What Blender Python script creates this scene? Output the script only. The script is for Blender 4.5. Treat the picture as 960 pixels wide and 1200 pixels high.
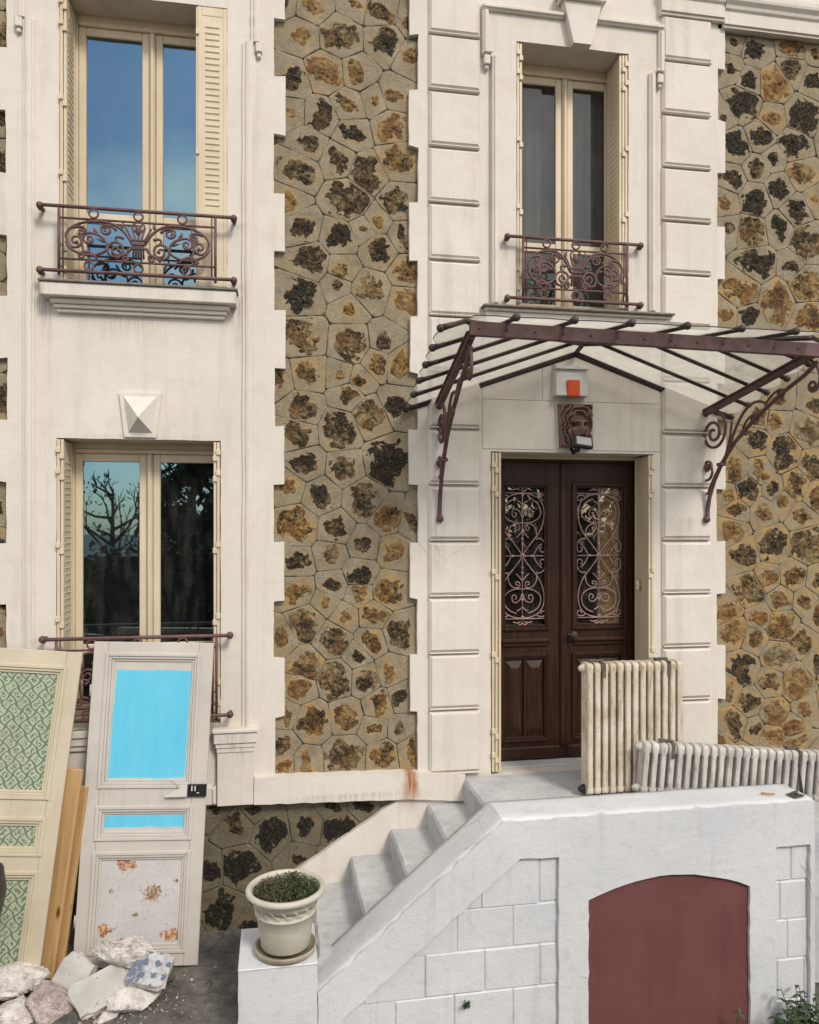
import bpy, bmesh, math, random
from mathutils import Vector, Matrix, noise
from mathutils.geometry import tessellate_polygon

for o in list(bpy.data.objects):
    bpy.data.objects.remove(o, do_unlink=True)
SC = bpy.context.scene
COL = SC.collection
RNG = random.Random(11)

# ------------------------------------------------------------------ camera
cam_d = bpy.data.cameras.new("camera")
cam = bpy.data.objects.new("camera", cam_d)
COL.objects.link(cam)
cam.location = (0.0, -5.8, 3.0)
cam.rotation_euler = (math.radians(90), 0, -math.atan(0.175))
cam_d.sensor_fit = 'HORIZONTAL'
cam_d.sensor_width = 36.0
cam_d.lens = 36.0 * 890.0 / 960.0
cam_d.shift_y = 20.0 / 960.0
cam_d.clip_end = 2000.0
SC.camera = cam
SC.render.resolution_x = 819
SC.render.resolution_y = 1024
SC.cycles.max_bounces = 7
SC.cycles.diffuse_bounces = 3
SC.cycles.glossy_bounces = 4
SC.cycles.transparent_max_bounces = 14
SC.cycles.caustics_reflective = False
SC.cycles.caustics_refractive = False

# ------------------------------------------------------------------ sky, sun, exposure
SUN_EL, SUN_AZ = 43.0, 24.0         # azimuth: degrees from straight in front of the facade towards its right
world = bpy.data.worlds.new("World")
SC.world = world
world.use_nodes = True
wt = world.node_tree
wt.nodes.clear()
sky = wt.nodes.new('ShaderNodeTexSky')
sky.sky_type = 'NISHITA'
sky.sun_disc = False
sky.sun_elevation = math.radians(SUN_EL)
sky.sun_rotation = math.radians(180 - SUN_AZ)
sky.altitude = 60
sky.dust_density = 1.0
w_tc = wt.nodes.new('ShaderNodeTexCoord')
w_map = wt.nodes.new('ShaderNodeMapping')
w_map.inputs['Scale'].default_value = (1.0, 1.0, 2.2)
w_map.inputs['Location'].default_value = (0.0, 0.0, 0.0)
w_noi = wt.nodes.new('ShaderNodeTexNoise')
w_noi.inputs['Scale'].default_value = 2.1
w_noi.inputs['Detail'].default_value = 5
w_rmp = wt.nodes.new('ShaderNodeValToRGB')
w_rmp.color_ramp.elements[0].position = 0.42
w_rmp.color_ramp.elements[1].position = 0.62
w_mix = wt.nodes.new('ShaderNodeMix')
w_mix.data_type = 'RGBA'
w_mix.inputs[7].default_value = (10.4, 9.5, 8.4, 1)   # thin cloud, about as bright as the hazy part of the sky
w_bg = wt.nodes.new('ShaderNodeBackground')
w_bg.inputs['Strength'].default_value = 0.125
w_out = wt.nodes.new('ShaderNodeOutputWorld')
wt.links.new(w_tc.outputs['Generated'], w_map.inputs['Vector'])
wt.links.new(w_map.outputs[0], w_noi.inputs['Vector'])
wt.links.new(w_noi.outputs[0], w_rmp.inputs[0])
wt.links.new(w_rmp.outputs[0], w_mix.inputs[0])
wt.links.new(sky.outputs[0], w_mix.inputs[6])
wt.links.new(w_mix.outputs[2], w_bg.inputs['Color'])
wt.links.new(w_bg.outputs[0], w_out.inputs[0])

sun_d = bpy.data.lights.new("sun", 'SUN')
sun = bpy.data.objects.new("sun", sun_d)
COL.objects.link(sun)
sun_d.energy = 1.9
sun_d.angle = math.radians(14)
sun_d.color = (1.0, 0.92, 0.80)
_e, _a = math.radians(SUN_EL), math.radians(SUN_AZ)
_dir = Vector((math.sin(_a) * math.cos(_e), -math.cos(_a) * math.cos(_e), math.sin(_e)))
sun.rotation_euler = _dir.to_track_quat('Z', 'Y').to_euler()
sun.location = _dir * 30

SC.view_settings.view_transform = 'Standard'
SC.view_settings.look = 'None'
SC.view_settings.exposure = 0.36
SC.view_settings.gamma = 1.0
SC.view_settings.use_curve_mapping = False

# ------------------------------------------------------------------ material helpers
class NT:
    def __init__(self, name):
        self.m = bpy.data.materials.new(name)
        self.m.use_nodes = True
        self.t = self.m.node_tree
        self.t.nodes.clear()
        self.out = self.t.nodes.new('ShaderNodeOutputMaterial')
        self.bs = self.t.nodes.new('ShaderNodeBsdfPrincipled')
        self.t.links.new(self.bs.outputs[0], self.out.inputs[0])
        self._pos = None
    def n(self, kind, **kw):
        nd = self.t.nodes.new('ShaderNode' + kind)
        for k, v in kw.items():
            if hasattr(nd, k):
                setattr(nd, k, v)
        return nd
    def put(self, sock, v):
        if v is None:
            return
        if hasattr(v, 'node'):
            self.t.links.new(v, sock)
        else:
            if isinstance(v, (tuple, list)) and len(v) == 3 and sock.type == 'RGBA':
                v = (*v, 1)
            sock.default_value = v
    def world(self):
        if self._pos is None:
            self._pos = self.n('NewGeometry').outputs['Position']
        return self._pos
    def local(self):
        return self.n('TexCoord').outputs['Object']
    def mapped(self, vec, scale=(1, 1, 1), loc=(0, 0, 0), rot=(0, 0, 0)):
        mp = self.n('Mapping')
        self.put(mp.inputs['Vector'], vec)
        mp.inputs['Scale'].default_value = scale
        mp.inputs['Location'].default_value = loc
        mp.inputs['Rotation'].default_value = rot
        return mp.outputs[0]
    def noise(self, vec, scale, detail=4, rough=0.55, dist=0.0):
        nd = self.n('TexNoise')
        self.put(nd.inputs['Vector'], vec)
        nd.inputs['Scale'].default_value = scale
        nd.inputs['Detail'].default_value = detail
        nd.inputs['Roughness'].default_value = rough
        nd.inputs['Distortion'].default_value = dist
        return nd.outputs[0]
    def voro(self, vec, scale, feature='F1', out='Distance'):
        nd = self.n('TexVoronoi')
        nd.feature = feature
        self.put(nd.inputs['Vector'], vec)
        nd.inputs['Scale'].default_value = scale
        return nd.outputs[out]
    def ramp(self, fac, *stops):
        lo, hi = min(q[0] for q in stops), max(q[0] for q in stops)
        if lo < 0 or hi > 1:
            fac = self.math('DIVIDE', self.math('SUBTRACT', fac, lo), hi - lo)
            stops = [((q[0] - lo) / (hi - lo), q[1]) for q in stops]
        nd = self.n('ValToRGB')
        cr = nd.color_ramp
        while len(cr.elements) < len(stops):
            cr.elements.new(0.5)
        for e, (p, c) in zip(cr.elements, stops):
            e.position = p
            e.color = (c, c, c, 1) if not isinstance(c, (tuple, list)) else (*c[:3], 1)
        self.put(nd.inputs[0], fac)
        return nd.outputs[0]
    def mix(self, fac, a, b, mode='MIX'):
        nd = self.n('Mix')
        nd.data_type = 'RGBA'
        nd.blend_type = mode
        self.put(nd.inputs[0], fac)
        self.put(nd.inputs[6], a)
        self.put(nd.inputs[7], b)
        return nd.outputs[2]
    def math(self, op, a, b=None, c=None):
        nd = self.n('Math')
        nd.operation = op
        self.put(nd.inputs[0], a)
        if b is not None:
            self.put(nd.inputs[1], b)
        if c is not None:
            self.put(nd.inputs[2], c)
        return nd.outputs[0]
    def sep(self, vec):
        nd = self.n('SeparateXYZ')
        self.put(nd.inputs[0], vec)
        return nd.outputs
    def bump(self, h, strength=0.3, dist=0.01, normal=None):
        nd = self.n('Bump')
        self.put(nd.inputs['Height'], h)
        nd.inputs['Strength'].default_value = strength
        nd.inputs['Distance'].default_value = dist
        if normal is not None:
            self.put(nd.inputs['Normal'], normal)
        return nd.outputs[0]
    def done(self, color=None, rough=None, normal=None, metal=None, spec=None):
        self.put(self.bs.inputs['Base Color'], color)
        self.put(self.bs.inputs['Roughness'], rough)
        self.put(self.bs.inputs['Normal'], normal)
        self.put(self.bs.inputs['Metallic'], metal)
        self.put(self.bs.inputs['Specular IOR Level'], spec)
        return self.m

def simple(name, col, rough=0.6, var=0.25, scale=14, bump=0.15, bscale=60, metal=0.0, local=False, spec=None):
    t = NT(name)
    p = t.local() if local else t.world()
    a = t.noise(p, scale, 5)
    dark = tuple(c * (1 - var) for c in col)
    lite = tuple(min(1, c * (1 + var * 0.6)) for c in col)
    c = t.ramp(a, (0.3, dark), (0.7, lite))
    nb = t.bump(t.noise(p, bscale, 4), bump, 0.004)
    return t.done(c, rough, nb, metal, spec)

MAT = {}

def make_materials():
    # --- cream render of the house
    t = NT('cream_render')
    p = t.world()
    big = t.noise(p, 1.1, 4)
    mid = t.noise(p, 7, 6, 0.62)
    streak = t.noise(t.mapped(p, (9, 9, 0.7)), 1.0, 4, 0.6)
    c = t.ramp(big, (0.25, (0.635, 0.588, 0.528)), (0.75, (0.715, 0.672, 0.612)))
    c = t.mix(t.ramp(mid, (0.48, 0.0), (0.8, 0.28)), c, (0.47, 0.405, 0.33))
    c = t.mix(t.ramp(streak, (0.53, 0.0), (0.80, 0.42)), c, (0.42, 0.355, 0.28))
    fine = t.noise(p, 55, 5, 0.65)
    c = t.mix(t.ramp(fine, (0.62, 0.0), (0.75, 0.22)), c, (0.36, 0.30, 0.24))
    # hairline cracks, only here and there
    wv = t.n('VectorMath'); wv.operation = 'ADD'
    nv = t.n('TexNoise'); nv.inputs['Scale'].default_value = 3.0; nv.inputs['Detail'].default_value = 4
    t.put(nv.inputs['Vector'], p)
    sc_ = t.n('VectorMath'); sc_.operation = 'SCALE'; t.put(sc_.inputs[0], nv.outputs[1]); sc_.inputs['Scale'].default_value = 0.22
    t.put(wv.inputs[0], p); t.put(wv.inputs[1], sc_.outputs[0])
    cr = t.voro(wv.outputs[0], 0.75, 'DISTANCE_TO_EDGE')
    crm = t.ramp(cr, (0.0, 1.0), (0.004, 0.0))
    gate = t.ramp(t.noise(p, 0.9, 2), (0.62, 0.0), (0.68, 0.35))
    crk = t.math('MULTIPLY', crm, gate)
    c = t.mix(crk, c, (0.22, 0.18, 0.14))
    streak2 = t.noise(t.mapped(p, (38, 38, 2.2)), 1.0, 4, 0.65)
    patch = t.ramp(t.noise(p, 1.7, 3, 0.4, 0.6), (0.60, 0.0), (0.615, 0.22))
    c = t.mix(patch, c, (0.74, 0.70, 0.63))
    # the rust run on the ledge
    x, y, z = t.sep(p)
    dx = t.math('ABSOLUTE', t.math('SUBTRACT', x, t.math('ADD', 1.01, t.math('MULTIPLY', t.math('SUBTRACT', mid, 0.5), 0.12))))
    rx = t.ramp(dx, (0.015, 1.0), (0.075, 0.0))
    rz = t.math('MULTIPLY', t.ramp(z, (0.80, 0.0), (1.02, 1.0)), t.ramp(z, (1.13, 1.0), (1.17, 0.0)))
    st = t.math('MULTIPLY', t.math('MULTIPLY', rx, rz), t.ramp(t.noise(t.mapped(p, (60, 60, 4)), 1, 3), (0.3, 0.35), (0.6, 1.0)))
    c = t.mix(st, c, (0.34, 0.105, 0.012))
    for (sx, sz, wd, ln, k) in ((-1.63, 4.72, 0.05, 0.45, 0.75), (-0.30, 4.72, 0.05, 0.50, 0.6), (-1.66, 5.27, 0.04, 0.22, 0.7), (-0.31, 5.28, 0.035, 0.2, 0.55), (1.78, 5.28, 0.03, 0.25, 0.5), (2.90, 5.28, 0.03, 0.25, 0.5),
                                (-1.1, 4.55, 0.30, 0.22, 0.35), (1.35, 4.70, 0.16, 0.5, 0.35), (0.6, 1.0, 0.5, 0.12, 0.4), (-0.3, 1.5, 0.10, 0.30, 0.45), (-0.98, 3.70, 0.5, 0.10, 0.3), (3.3, 3.1, 0.10, 0.35, 0.4), (1.24, 3.05, 0.05, 0.5, 0.6)):
        ax = t.ramp(t.math('ABSOLUTE', t.math('SUBTRACT', x, sx)), (wd * 0.3, 1.0), (wd * 1.3, 0.0))
        az = t.ramp(z, (sz - ln, 0.0), (sz - 0.02, 1.0), (sz + 0.005, 0.0))
        mm = t.math('MULTIPLY', t.math('MULTIPLY', ax, az), t.math('MULTIPLY', t.ramp(streak2, (0.38, 0.0), (0.62, 1.0)), k))
        c = t.mix(mm, c, (0.20, 0.165, 0.13))
    h = t.math('ADD', t.math('MULTIPLY', t.noise(p, 22, 5, 0.6), 1.0), t.math('MULTIPLY', t.noise(p, 120, 3), 0.35))
    h = t.math('SUBTRACT', h, t.math('MULTIPLY', crk, 0.6))
    MAT['render'] = t.done(c, 0.88, t.bump(h, 0.35, 0.008))

    # --- thick white masonry paint of the stair wall
    t = NT('white_masonry_paint')
    p = t.world()
    c = t.ramp(t.noise(p, 2.0, 5), (0.3, (0.57, 0.588, 0.606)), (0.7, (0.665, 0.672, 0.678)))
    c = t.mix(t.ramp(t.noise(p, 11, 6, 0.7), (0.56, 0.0), (0.78, 0.42)), c, (0.37, 0.355, 0.33))
    c = t.mix(t.ramp(t.noise(t.mapped(p, (12, 12, 1.0)), 1, 4, .6), (0.56, 0), (0.8, 0.35)), c, (0.33, 0.30, 0.26))
    pits = t.ramp(t.noise(p, 90, 3, 0.7), (0.66, 0.0), (0.74, 0.5))
    c = t.mix(pits, c, (0.26, 0.24, 0.22))
    wv = t.n('VectorMath'); wv.operation = 'ADD'
    nv = t.n('TexNoise'); nv.inputs['Scale'].default_value = 5.0; nv.inputs['Detail'].default_value = 4
    t.put(nv.inputs['Vector'], p)
    sc_ = t.n('VectorMath'); sc_.operation = 'SCALE'; t.put(sc_.inputs[0], nv.outputs[1]); sc_.inputs['Scale'].default_value = 0.18
    t.put(wv.inputs[0], p); t.put(wv.inputs[1], sc_.outputs[0])
    crk = t.math('MULTIPLY', t.ramp(t.voro(wv.outputs[0], 1.3, 'DISTANCE_TO_EDGE'), (0.0, 1.0), (0.006, 0.0)),
                 t.ramp(t.noise(p, 1.4, 2), (0.60, 0.0), (0.66, 0.6)))
    c = t.mix(crk, c, (0.22, 0.20, 0.18))
    h = t.math('ADD', t.noise(p, 16, 5, 0.62), t.math('MULTIPLY', t.noise(p, 70, 4, 0.6), 0.45))
    h = t.math('SUBTRACT', h, crk)
    MAT['white'] = t.done(c, 0.72, t.bump(h, 0.42, 0.010))

    # --- rough millstone in its mortar: colour comes from each stone's own vertex colours
    t = NT('millstone_in_mortar')
    p = t.world()
    at = t.n('VertexColor'); at.layer_name = 'stone'
    sp = t.n('SeparateColor'); t.put(sp.inputs[0], at.outputs[0])
    core, lite, hue = sp.outputs[0], sp.outputs[1], sp.outputs[2]
    stain = at.outputs[1]
    mor = t.ramp(t.noise(p, 7, 6, 0.66), (0.28, (0.200, 0.165, 0.108)), (0.72, (0.365, 0.312, 0.222)))
    mor = t.mix(t.ramp(t.noise(p, 75, 4, 0.75), (0.50, 0), (0.70, 0.75)), mor, (0.115, 0.098, 0.072))
    mor = t.mix(t.ramp(t.noise(p, 30, 5, 0.75, 0.5), (0.54, 0), (0.66, 0.6)), mor, (0.13, 0.11, 0.08))
    mor = t.mix(t.ramp(t.noise(p, 130, 2, 0.6), (0.62, 0), (0.70, 0.5)), mor, (0.46, 0.42, 0.35))
    mor = t.mix(t.math('MULTIPLY', stain, t.ramp(t.noise(p, 11, 5, 0.65), (0.38, 0.0), (0.60, 0.9))), mor, (0.41, 0.255, 0.085))
    n1 = t.noise(p, 46, 6, 0.78, 0.8)
    n2 = t.noise(p, 13, 4, 0.6)
    n3 = t.noise(p, 9, 2, 0.5)
    br = t.mix(hue, (0.150, 0.100, 0.048), (0.28, 0.120, 0.036))
    pale = t.mix(hue, (0.40, 0.34, 0.225), (0.52, 0.335, 0.095))
    base = t.mix(t.ramp(n2, (0.40, 0.0), (0.66, 1.0)), br, pale)
    dk = t.ramp(t.noise(p, 70, 3, 0.6), (0.40, (0.007, 0.005, 0.003)), (0.66, (0.075, 0.056, 0.030)))
    lv = t.math('ADD', t.math('SUBTRACT', lite, 0.5), t.math('MULTIPLY', t.math('SUBTRACT', n3, 0.5), 1.3))
    thr = t.math('SUBTRACT', n1, t.math('MULTIPLY', lv, 0.40))
    cst = t.mix(t.ramp(thr, (0.41, 0.0), (0.57, 1.0)), base, dk)
    cst = t.mix(t.ramp(t.noise(p, 58, 3, 0.6), (0.63, 0.0), (0.70, 0.75)), cst, (0.46, 0.40, 0.29))
    edge = t.math('ADD', core, t.math('MULTIPLY', t.math('SUBTRACT', t.noise(p, 48, 4, 0.7), 0.5), 1.1))
    cf = t.ramp(edge, (0.38, 0.0), (0.60, 1.0))
    c = t.mix(cf, mor, cst)
    h = t.math('ADD', t.math('MULTIPLY', t.noise(p, 60, 5, 0.72), 0.6), t.math('MULTIPLY', cf, t.math('MULTIPLY', t.math('SUBTRACT', 1.0, n1), 2.2)))
    MAT['stone'] = t.done(c, 0.92, t.bump(h, 0.9, 0.016))
    damp_shaded = MAT['stone'].copy(); damp_shaded.name = 'damp_shaded_millstone'  # darker plinth copy: shade and damp dirt multiplied into the colour
    bs = next(n for n in damp_shaded.node_tree.nodes if n.type == 'BSDF_PRINCIPLED')
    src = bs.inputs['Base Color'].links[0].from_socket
    mx = damp_shaded.node_tree.nodes.new('ShaderNodeMix'); mx.data_type = 'RGBA'; mx.blend_type = 'MULTIPLY'; mx.inputs[0].default_value = 1.0
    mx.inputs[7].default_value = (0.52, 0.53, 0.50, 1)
    damp_shaded.node_tree.links.new(src, mx.inputs[6]); damp_shaded.node_tree.links.new(mx.outputs[2], bs.inputs['Base Color'])
    MAT['damp_shaded_stone'] = damp_shaded
    MAT['mortar'] = simple('mortar_joint', (0.20, 0.17, 0.12), 0.95, 0.3, 18, 0.3, 90)

    # --- paint and metal
    t = NT('cream_gloss_paint')
    p = t.world()
    c = t.ramp(t.noise(t.mapped(p, (6, 6, 2)), 1, 5), (0.3, (0.575, 0.478, 0.335)), (0.7, (0.69, 0.59, 0.44)))
    c = t.mix(t.ramp(t.noise(p, 40, 5, 0.7), (0.60, 0.0), (0.74, 0.5)), c, (0.30, 0.22, 0.13))
    MAT['cream'] = t.done(c, 0.5, t.bump(t.noise(p, 60, 3), 0.15, 0.003))

    t = NT('plum_painted_iron')
    p = t.world()
    c = t.ramp(t.noise(p, 13, 5, 0.65), (0.3, (0.070, 0.034, 0.032)), (0.62, (0.140, 0.068, 0.064)), (0.8, (0.19, 0.105, 0.10)))
    c = t.mix(t.ramp(t.noise(p, 50, 4, 0.7), (0.58, 0), (0.7, 0.6)), c, (0.045, 0.022, 0.014))
    MAT['iron'] = t.done(c, 0.55, t.bump(t.noise(p, 120, 3), 0.25, 0.003))

    t = NT('faded_pink_iron')
    p = t.world()
    c = t.ramp(t.noise(p, 22, 4), (0.35, (0.24, 0.165, 0.155)), (0.65, (0.43, 0.26, 0.25)))
    MAT['grille'] = t.done(c, 0.5, t.bump(t.noise(p, 150, 2), 0.2, 0.002))

    MAT['dark_iron'] = simple('blackened_glazing_bar', (0.058, 0.036, 0.032), 0.6, 0.5, 20, 0.2, 100)
    MAT['black'] = simple('black_plastic', (0.012, 0.012, 0.013), 0.4, 0.3, 20, 0.1, 80)
    MAT['zinc'] = simple('dull_zinc', (0.30, 0.29, 0.27), 0.5, 0.3, 20, 0.2, 80, 0.6)
    MAT['rusty'] = simple('rusty_clip', (0.14, 0.115, 0.09), 0.7, 0.6, 35, 0.3, 90, 0.3)

    t = NT('dark_varnished_oak')
    p = t.world()
    g = t.noise(t.mapped(p, (45, 45, 2.5)), 1.0, 5, 0.6)
    c = t.ramp(g, (0.3, (0.016, 0.006, 0.003)), (0.7, (0.052, 0.021, 0.011)))
    c = t.mix(t.ramp(t.noise(p, 3, 4), (0.5, 0), (0.75, 0.5)), c, (0.055, 0.024, 0.014))
    MAT['oak'] = t.done(c, 0.42, t.bump(g, 0.12, 0.003), None, 0.3)

    t = NT('pine_board')
    p = t.local()
    g = t.noise(t.mapped(p, (30, 30, 1.6)), 1.0, 4, 0.55, 0.8)
    c = t.ramp(g, (0.3, (0.39, 0.225, 0.085)), (0.7, (0.56, 0.36, 0.165)))
    kn = t.voro(t.mapped(p, (7, 7, 2.6)), 1.0)
    c = t.mix(t.ramp(kn, (0.06, 1.0), (0.14, 0.0)), c, (0.13, 0.05, 0.015))
    MAT['pine'] = t.done(c, 0.6, t.bump(g, 0.2, 0.003))

    # --- glass
    for nm, fac, tint in (('window_glass', 0.29, (0.52, 0.84, 1.0)), ('door_glass', 0.14, (1.0, 0.97, 0.92)), ('dusty_glass', 0.05, (1.0, 0.96, 0.88))):
        t = NT(nm)
        p = t.world()
        gl = t.n('BsdfGlossy'); gl.inputs['Roughness'].default_value = 0.012
        t.put(gl.inputs['Color'], tint)
        t.put(gl.inputs['Normal'], t.bump(t.noise(p, 2.2, 1), 0.012, 0.02))
        tr = t.n('BsdfTransparent'); t.put(tr.inputs[0], (0.88, 0.87, 0.84) if nm == 'door_glass' else (0.55, 0.58, 0.58))
        df = t.n('BsdfDiffuse'); t.put(df.inputs[0], (0.45, 0.43, 0.40))
        m1 = t.n('MixShader'); m1.inputs[0].default_value = fac
        t.t.links.new(tr.outputs[0], m1.inputs[1]); t.t.links.new(gl.outputs[0], m1.inputs[2])
        m2 = t.n('MixShader')
        spots = t.ramp(t.noise(p, 75, 3, 0.6), (0.69, 0.0), (0.74, 0.30))
        dust = t.math('ADD', spots, t.ramp(t.noise(t.mapped(p, (14, 14, 3)), 1, 4), (0.45, 0.012), (0.8, 0.07)))
        t.put(m2.inputs[0], dust)
        t.t.links.new(m1.outputs[0], m2.inputs[1]); t.t.links.new(df.outputs[0], m2.inputs[2])
        t.t.links.new(m2.outputs[0], t.out.inputs[0])
        MAT[nm] = t.m
    t = NT('grimy_canopy_glass')
    p = t.world()
    tr = t.n('BsdfTransparent'); t.put(tr.inputs[0], (0.93, 0.94, 0.92))
    tl = t.n('BsdfTranslucent')
    t.put(tl.inputs[0], t.ramp(t.noise(p, 6, 5, 0.7), (0.35, (0.66, 0.63, 0.56)), (0.65, (0.82, 0.80, 0.745))))
    df = t.n('BsdfDiffuse'); t.put(df.inputs[0], (0.62, 0.60, 0.55))
    m0 = t.n('MixShader'); m0.inputs[0].default_value = 0.22
    t.t.links.new(tl.outputs[0], m0.inputs[1]); t.t.links.new(df.outputs[0], m0.inputs[2])
    m1 = t.n('MixShader')
    t.put(m1.inputs[0], t.ramp(t.noise(p, 4, 6, 0.7), (0.3, 0.44), (0.75, 0.70)))
    t.t.links.new(tr.outputs[0], m1.inputs[1]); t.t.links.new(m0.outputs[0], m1.inputs[2])
    t.t.links.new(m1.outputs[0], t.out.inputs[0])
    MAT['canopy_glass'] = t.m
    t = NT('canopy_glass_upper_face')
    tr = t.n('BsdfTransparent'); t.put(tr.inputs[0], (0.96, 0.97, 0.96))
    gl = t.n('BsdfGlossy'); gl.inputs['Roughness'].default_value = 0.05
    m1 = t.n('MixShader'); m1.inputs[0].default_value = 0.06
    t.t.links.new(tr.outputs[0], m1.inputs[1]); t.t.links.new(gl.outputs[0], m1.inputs[2])
    t.t.links.new(m1.outputs[0], t.out.inputs[0])
    MAT['canopy_glass_clear'] = t.m
    MAT['glass_edge'] = simple('grimy_glass_edge', (0.05, 0.055, 0.05), 0.4, 0.4, 30, 0.1, 60)
    MAT['kraft'] = simple('brown_paper', (0.52, 0.33, 0.15), 0.8, 0.25, 5, 0.1, 30)
    MAT['room'] = simple('unlit_room', (0.05, 0.045, 0.04), 0.9, 0.2, 3, 0.0, 10)
    MAT['added_curtain'] = simple('added_grey_curtain', (0.70, 0.65, 0.56), 0.9, 0.2, 6, 0.2, 30)

    # --- radiators
    for nm, hi, lo, rust, amt in (('cream_radiator', (0.66, 0.60, 0.50), (0.54, 0.46, 0.34), (0.25, 0.150, 0.065), 0.85),
                                  ('grey_radiator', (0.60, 0.575, 0.53), (0.46, 0.44, 0.41), (0.17, 0.135, 0.105), 0.8)):
        t = NT(nm)
        p = t.world()
        c = t.ramp(t.noise(p, 6, 4), (0.35, lo), (0.62, hi))
        d = t.noise(t.mapped(p, (26, 26, 5)), 1.0, 6, 0.72)
        c = t.mix(t.ramp(d, (0.50, 0.0), (0.70, amt)), c, rust)
        c = t.mix(t.ramp(t.noise(p, 70, 4, 0.7), (0.60, 0.0), (0.70, 0.75)), c, (0.07, 0.045, 0.03))
        MAT[nm] = t.done(c, 0.6, t.bump(t.noise(p, 90, 4), 0.35, 0.003))

    # --- leaning doors
    def worn(nm, a, b, chip):
        t = NT(nm)
        p = t.local()
        c = t.ramp(t.noise(p, 4, 5), (0.3, a), (0.7, b))
        c = t.mix(t.ramp(t.noise(t.mapped(p, (30, 30, 3)), 1, 5, 0.65), (0.58, 0), (0.78, 0.45)), c, chip)
        c = t.mix(t.ramp(t.noise(p, 38, 5, 0.7), (0.64, 0), (0.72, 0.6)), c, chip)
        MAT[nm] = t.done(c, 0.55, t.bump(t.noise(p, 50, 4), 0.2, 0.003))
    worn('grey_door_paint', (0.49, 0.455, 0.415), (0.575, 0.535, 0.49), (0.33, 0.27, 0.21))
    worn('ivory_door_paint', (0.49, 0.425, 0.31), (0.575, 0.51, 0.385), (0.35, 0.28, 0.17))

    def blue_panel(nm, x0, x1, z0, z1):
        t = NT(nm)
        p = t.local()
        x, y, z = t.sep(p)
        wob = t.math('MULTIPLY', t.math('SUBTRACT', t.noise(p, 7, 3), 0.5), 0.030)
        slant = t.math('MULTIPLY', t.math('SUBTRACT', z, (z0 + z1) / 2), 0.02)
        xs = t.math('ADD', t.math('SUBTRACT', x, slant), wob)
        zs = t.math('ADD', z, wob)
        dx = t.math('MINIMUM', t.math('SUBTRACT', xs, x0), t.math('SUBTRACT', x1, xs))
        dz = t.math('MINIMUM', t.math('SUBTRACT', zs, z0), t.math('SUBTRACT', z1, zs))
        d = t.math('ADD', t.math('MINIMUM', dx, dz), t.math('MULTIPLY', t.math('SUBTRACT', t.noise(t.mapped(p, (60, 60, 18)), 1, 3), 0.5), 0.010))
        f = t.ramp(t.math('ADD', t.math('MULTIPLY', d, 20), 0.5), (0.42, 0.0), (0.66, 1.0))
        bl = t.ramp(t.noise(t.mapped(p, (16, 16, 3)), 1, 4), (0.3, (0.105, 0.51, 0.72)), (0.7, (0.14, 0.57, 0.77)))
        c = t.mix(f, t.ramp(t.noise(p, 5, 4), (0.3, (0.51, 0.475, 0.42)), (0.7, (0.59, 0.55, 0.49))), bl)
        MAT[nm] = t.done(c, 0.55, t.bump(t.noise(p, 60, 3), 0.15, 0.002))
    blue_panel('blue_paint_large', -0.262, 0.262, 1.245, 1.995)
    blue_panel('blue_paint_small', -0.285, 0.28, 0.912, 0.996)

    t = NT('green_trellis_wallpaper')
    p = t.local()
    x, y, z = t.sep(p)
    PX, PZ = 0.090, 0.105
    wx = t.math('MULTIPLY', t.math('SINE', t.math('MULTIPLY', z, 2 * math.pi / PZ)), 0.010)
    u = t.math('DIVIDE', t.math('ADD', x, wx), PX)
    v = t.math('DIVIDE', z, PZ)
    fa = t.math('ABSOLUTE', t.math('SINE', t.math('MULTIPLY', t.math('ADD', u, v), math.pi)))
    fb = t.math('ABSOLUTE', t.math('SINE', t.math('MULTIPLY', t.math('SUBTRACT', u, v), math.pi)))
    ln = t.math('MINIMUM', fa, fb)
    ln = t.math('ADD', ln, t.math('MULTIPLY', t.math('SUBTRACT', t.noise(p, 120, 2), 0.5), 0.55))
    lines = t.ramp(ln, (0.20, 1.0), (0.34, 0.0))
    cen = t.math('MULTIPLY', fa, fb)
    spr = t.math('MULTIPLY', t.ramp(cen, (0.52, 0.0), (0.70, 1.0)), t.ramp(t.noise(p, 95, 2, 0.5), (0.46, 0.0), (0.52, 1.0)))
    msk = t.math('MAXIMUM', lines, spr)
    c = t.mix(msk, t.ramp(t.noise(p, 4, 4), (0.3, (0.35, 0.395, 0.285)), (0.7, (0.44, 0.47, 0.36))), (0.115, 0.175, 0.105))
    c = t.mix(t.ramp(t.noise(p, 3, 5, 0.7), (0.5, 0), (0.75, 0.45)), c, (0.34, 0.29, 0.19))
    MAT['green_paper'] = t.done(c, 0.85, t.bump(t.noise(p, 90, 2), 0.1, 0.001))

    t = NT('flowered_wallpaper')
    p = t.local()
    x, y, z = t.sep(p)
    c = t.ramp(t.noise(p, 5, 4), (0.3, (0.50, 0.485, 0.47)), (0.7, (0.575, 0.56, 0.55)))
    c = t.mix(t.ramp(t.noise(p, 60, 2), (0.57, 0), (0.63, 0.5)), c, (0.37, 0.36, 0.37))
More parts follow.
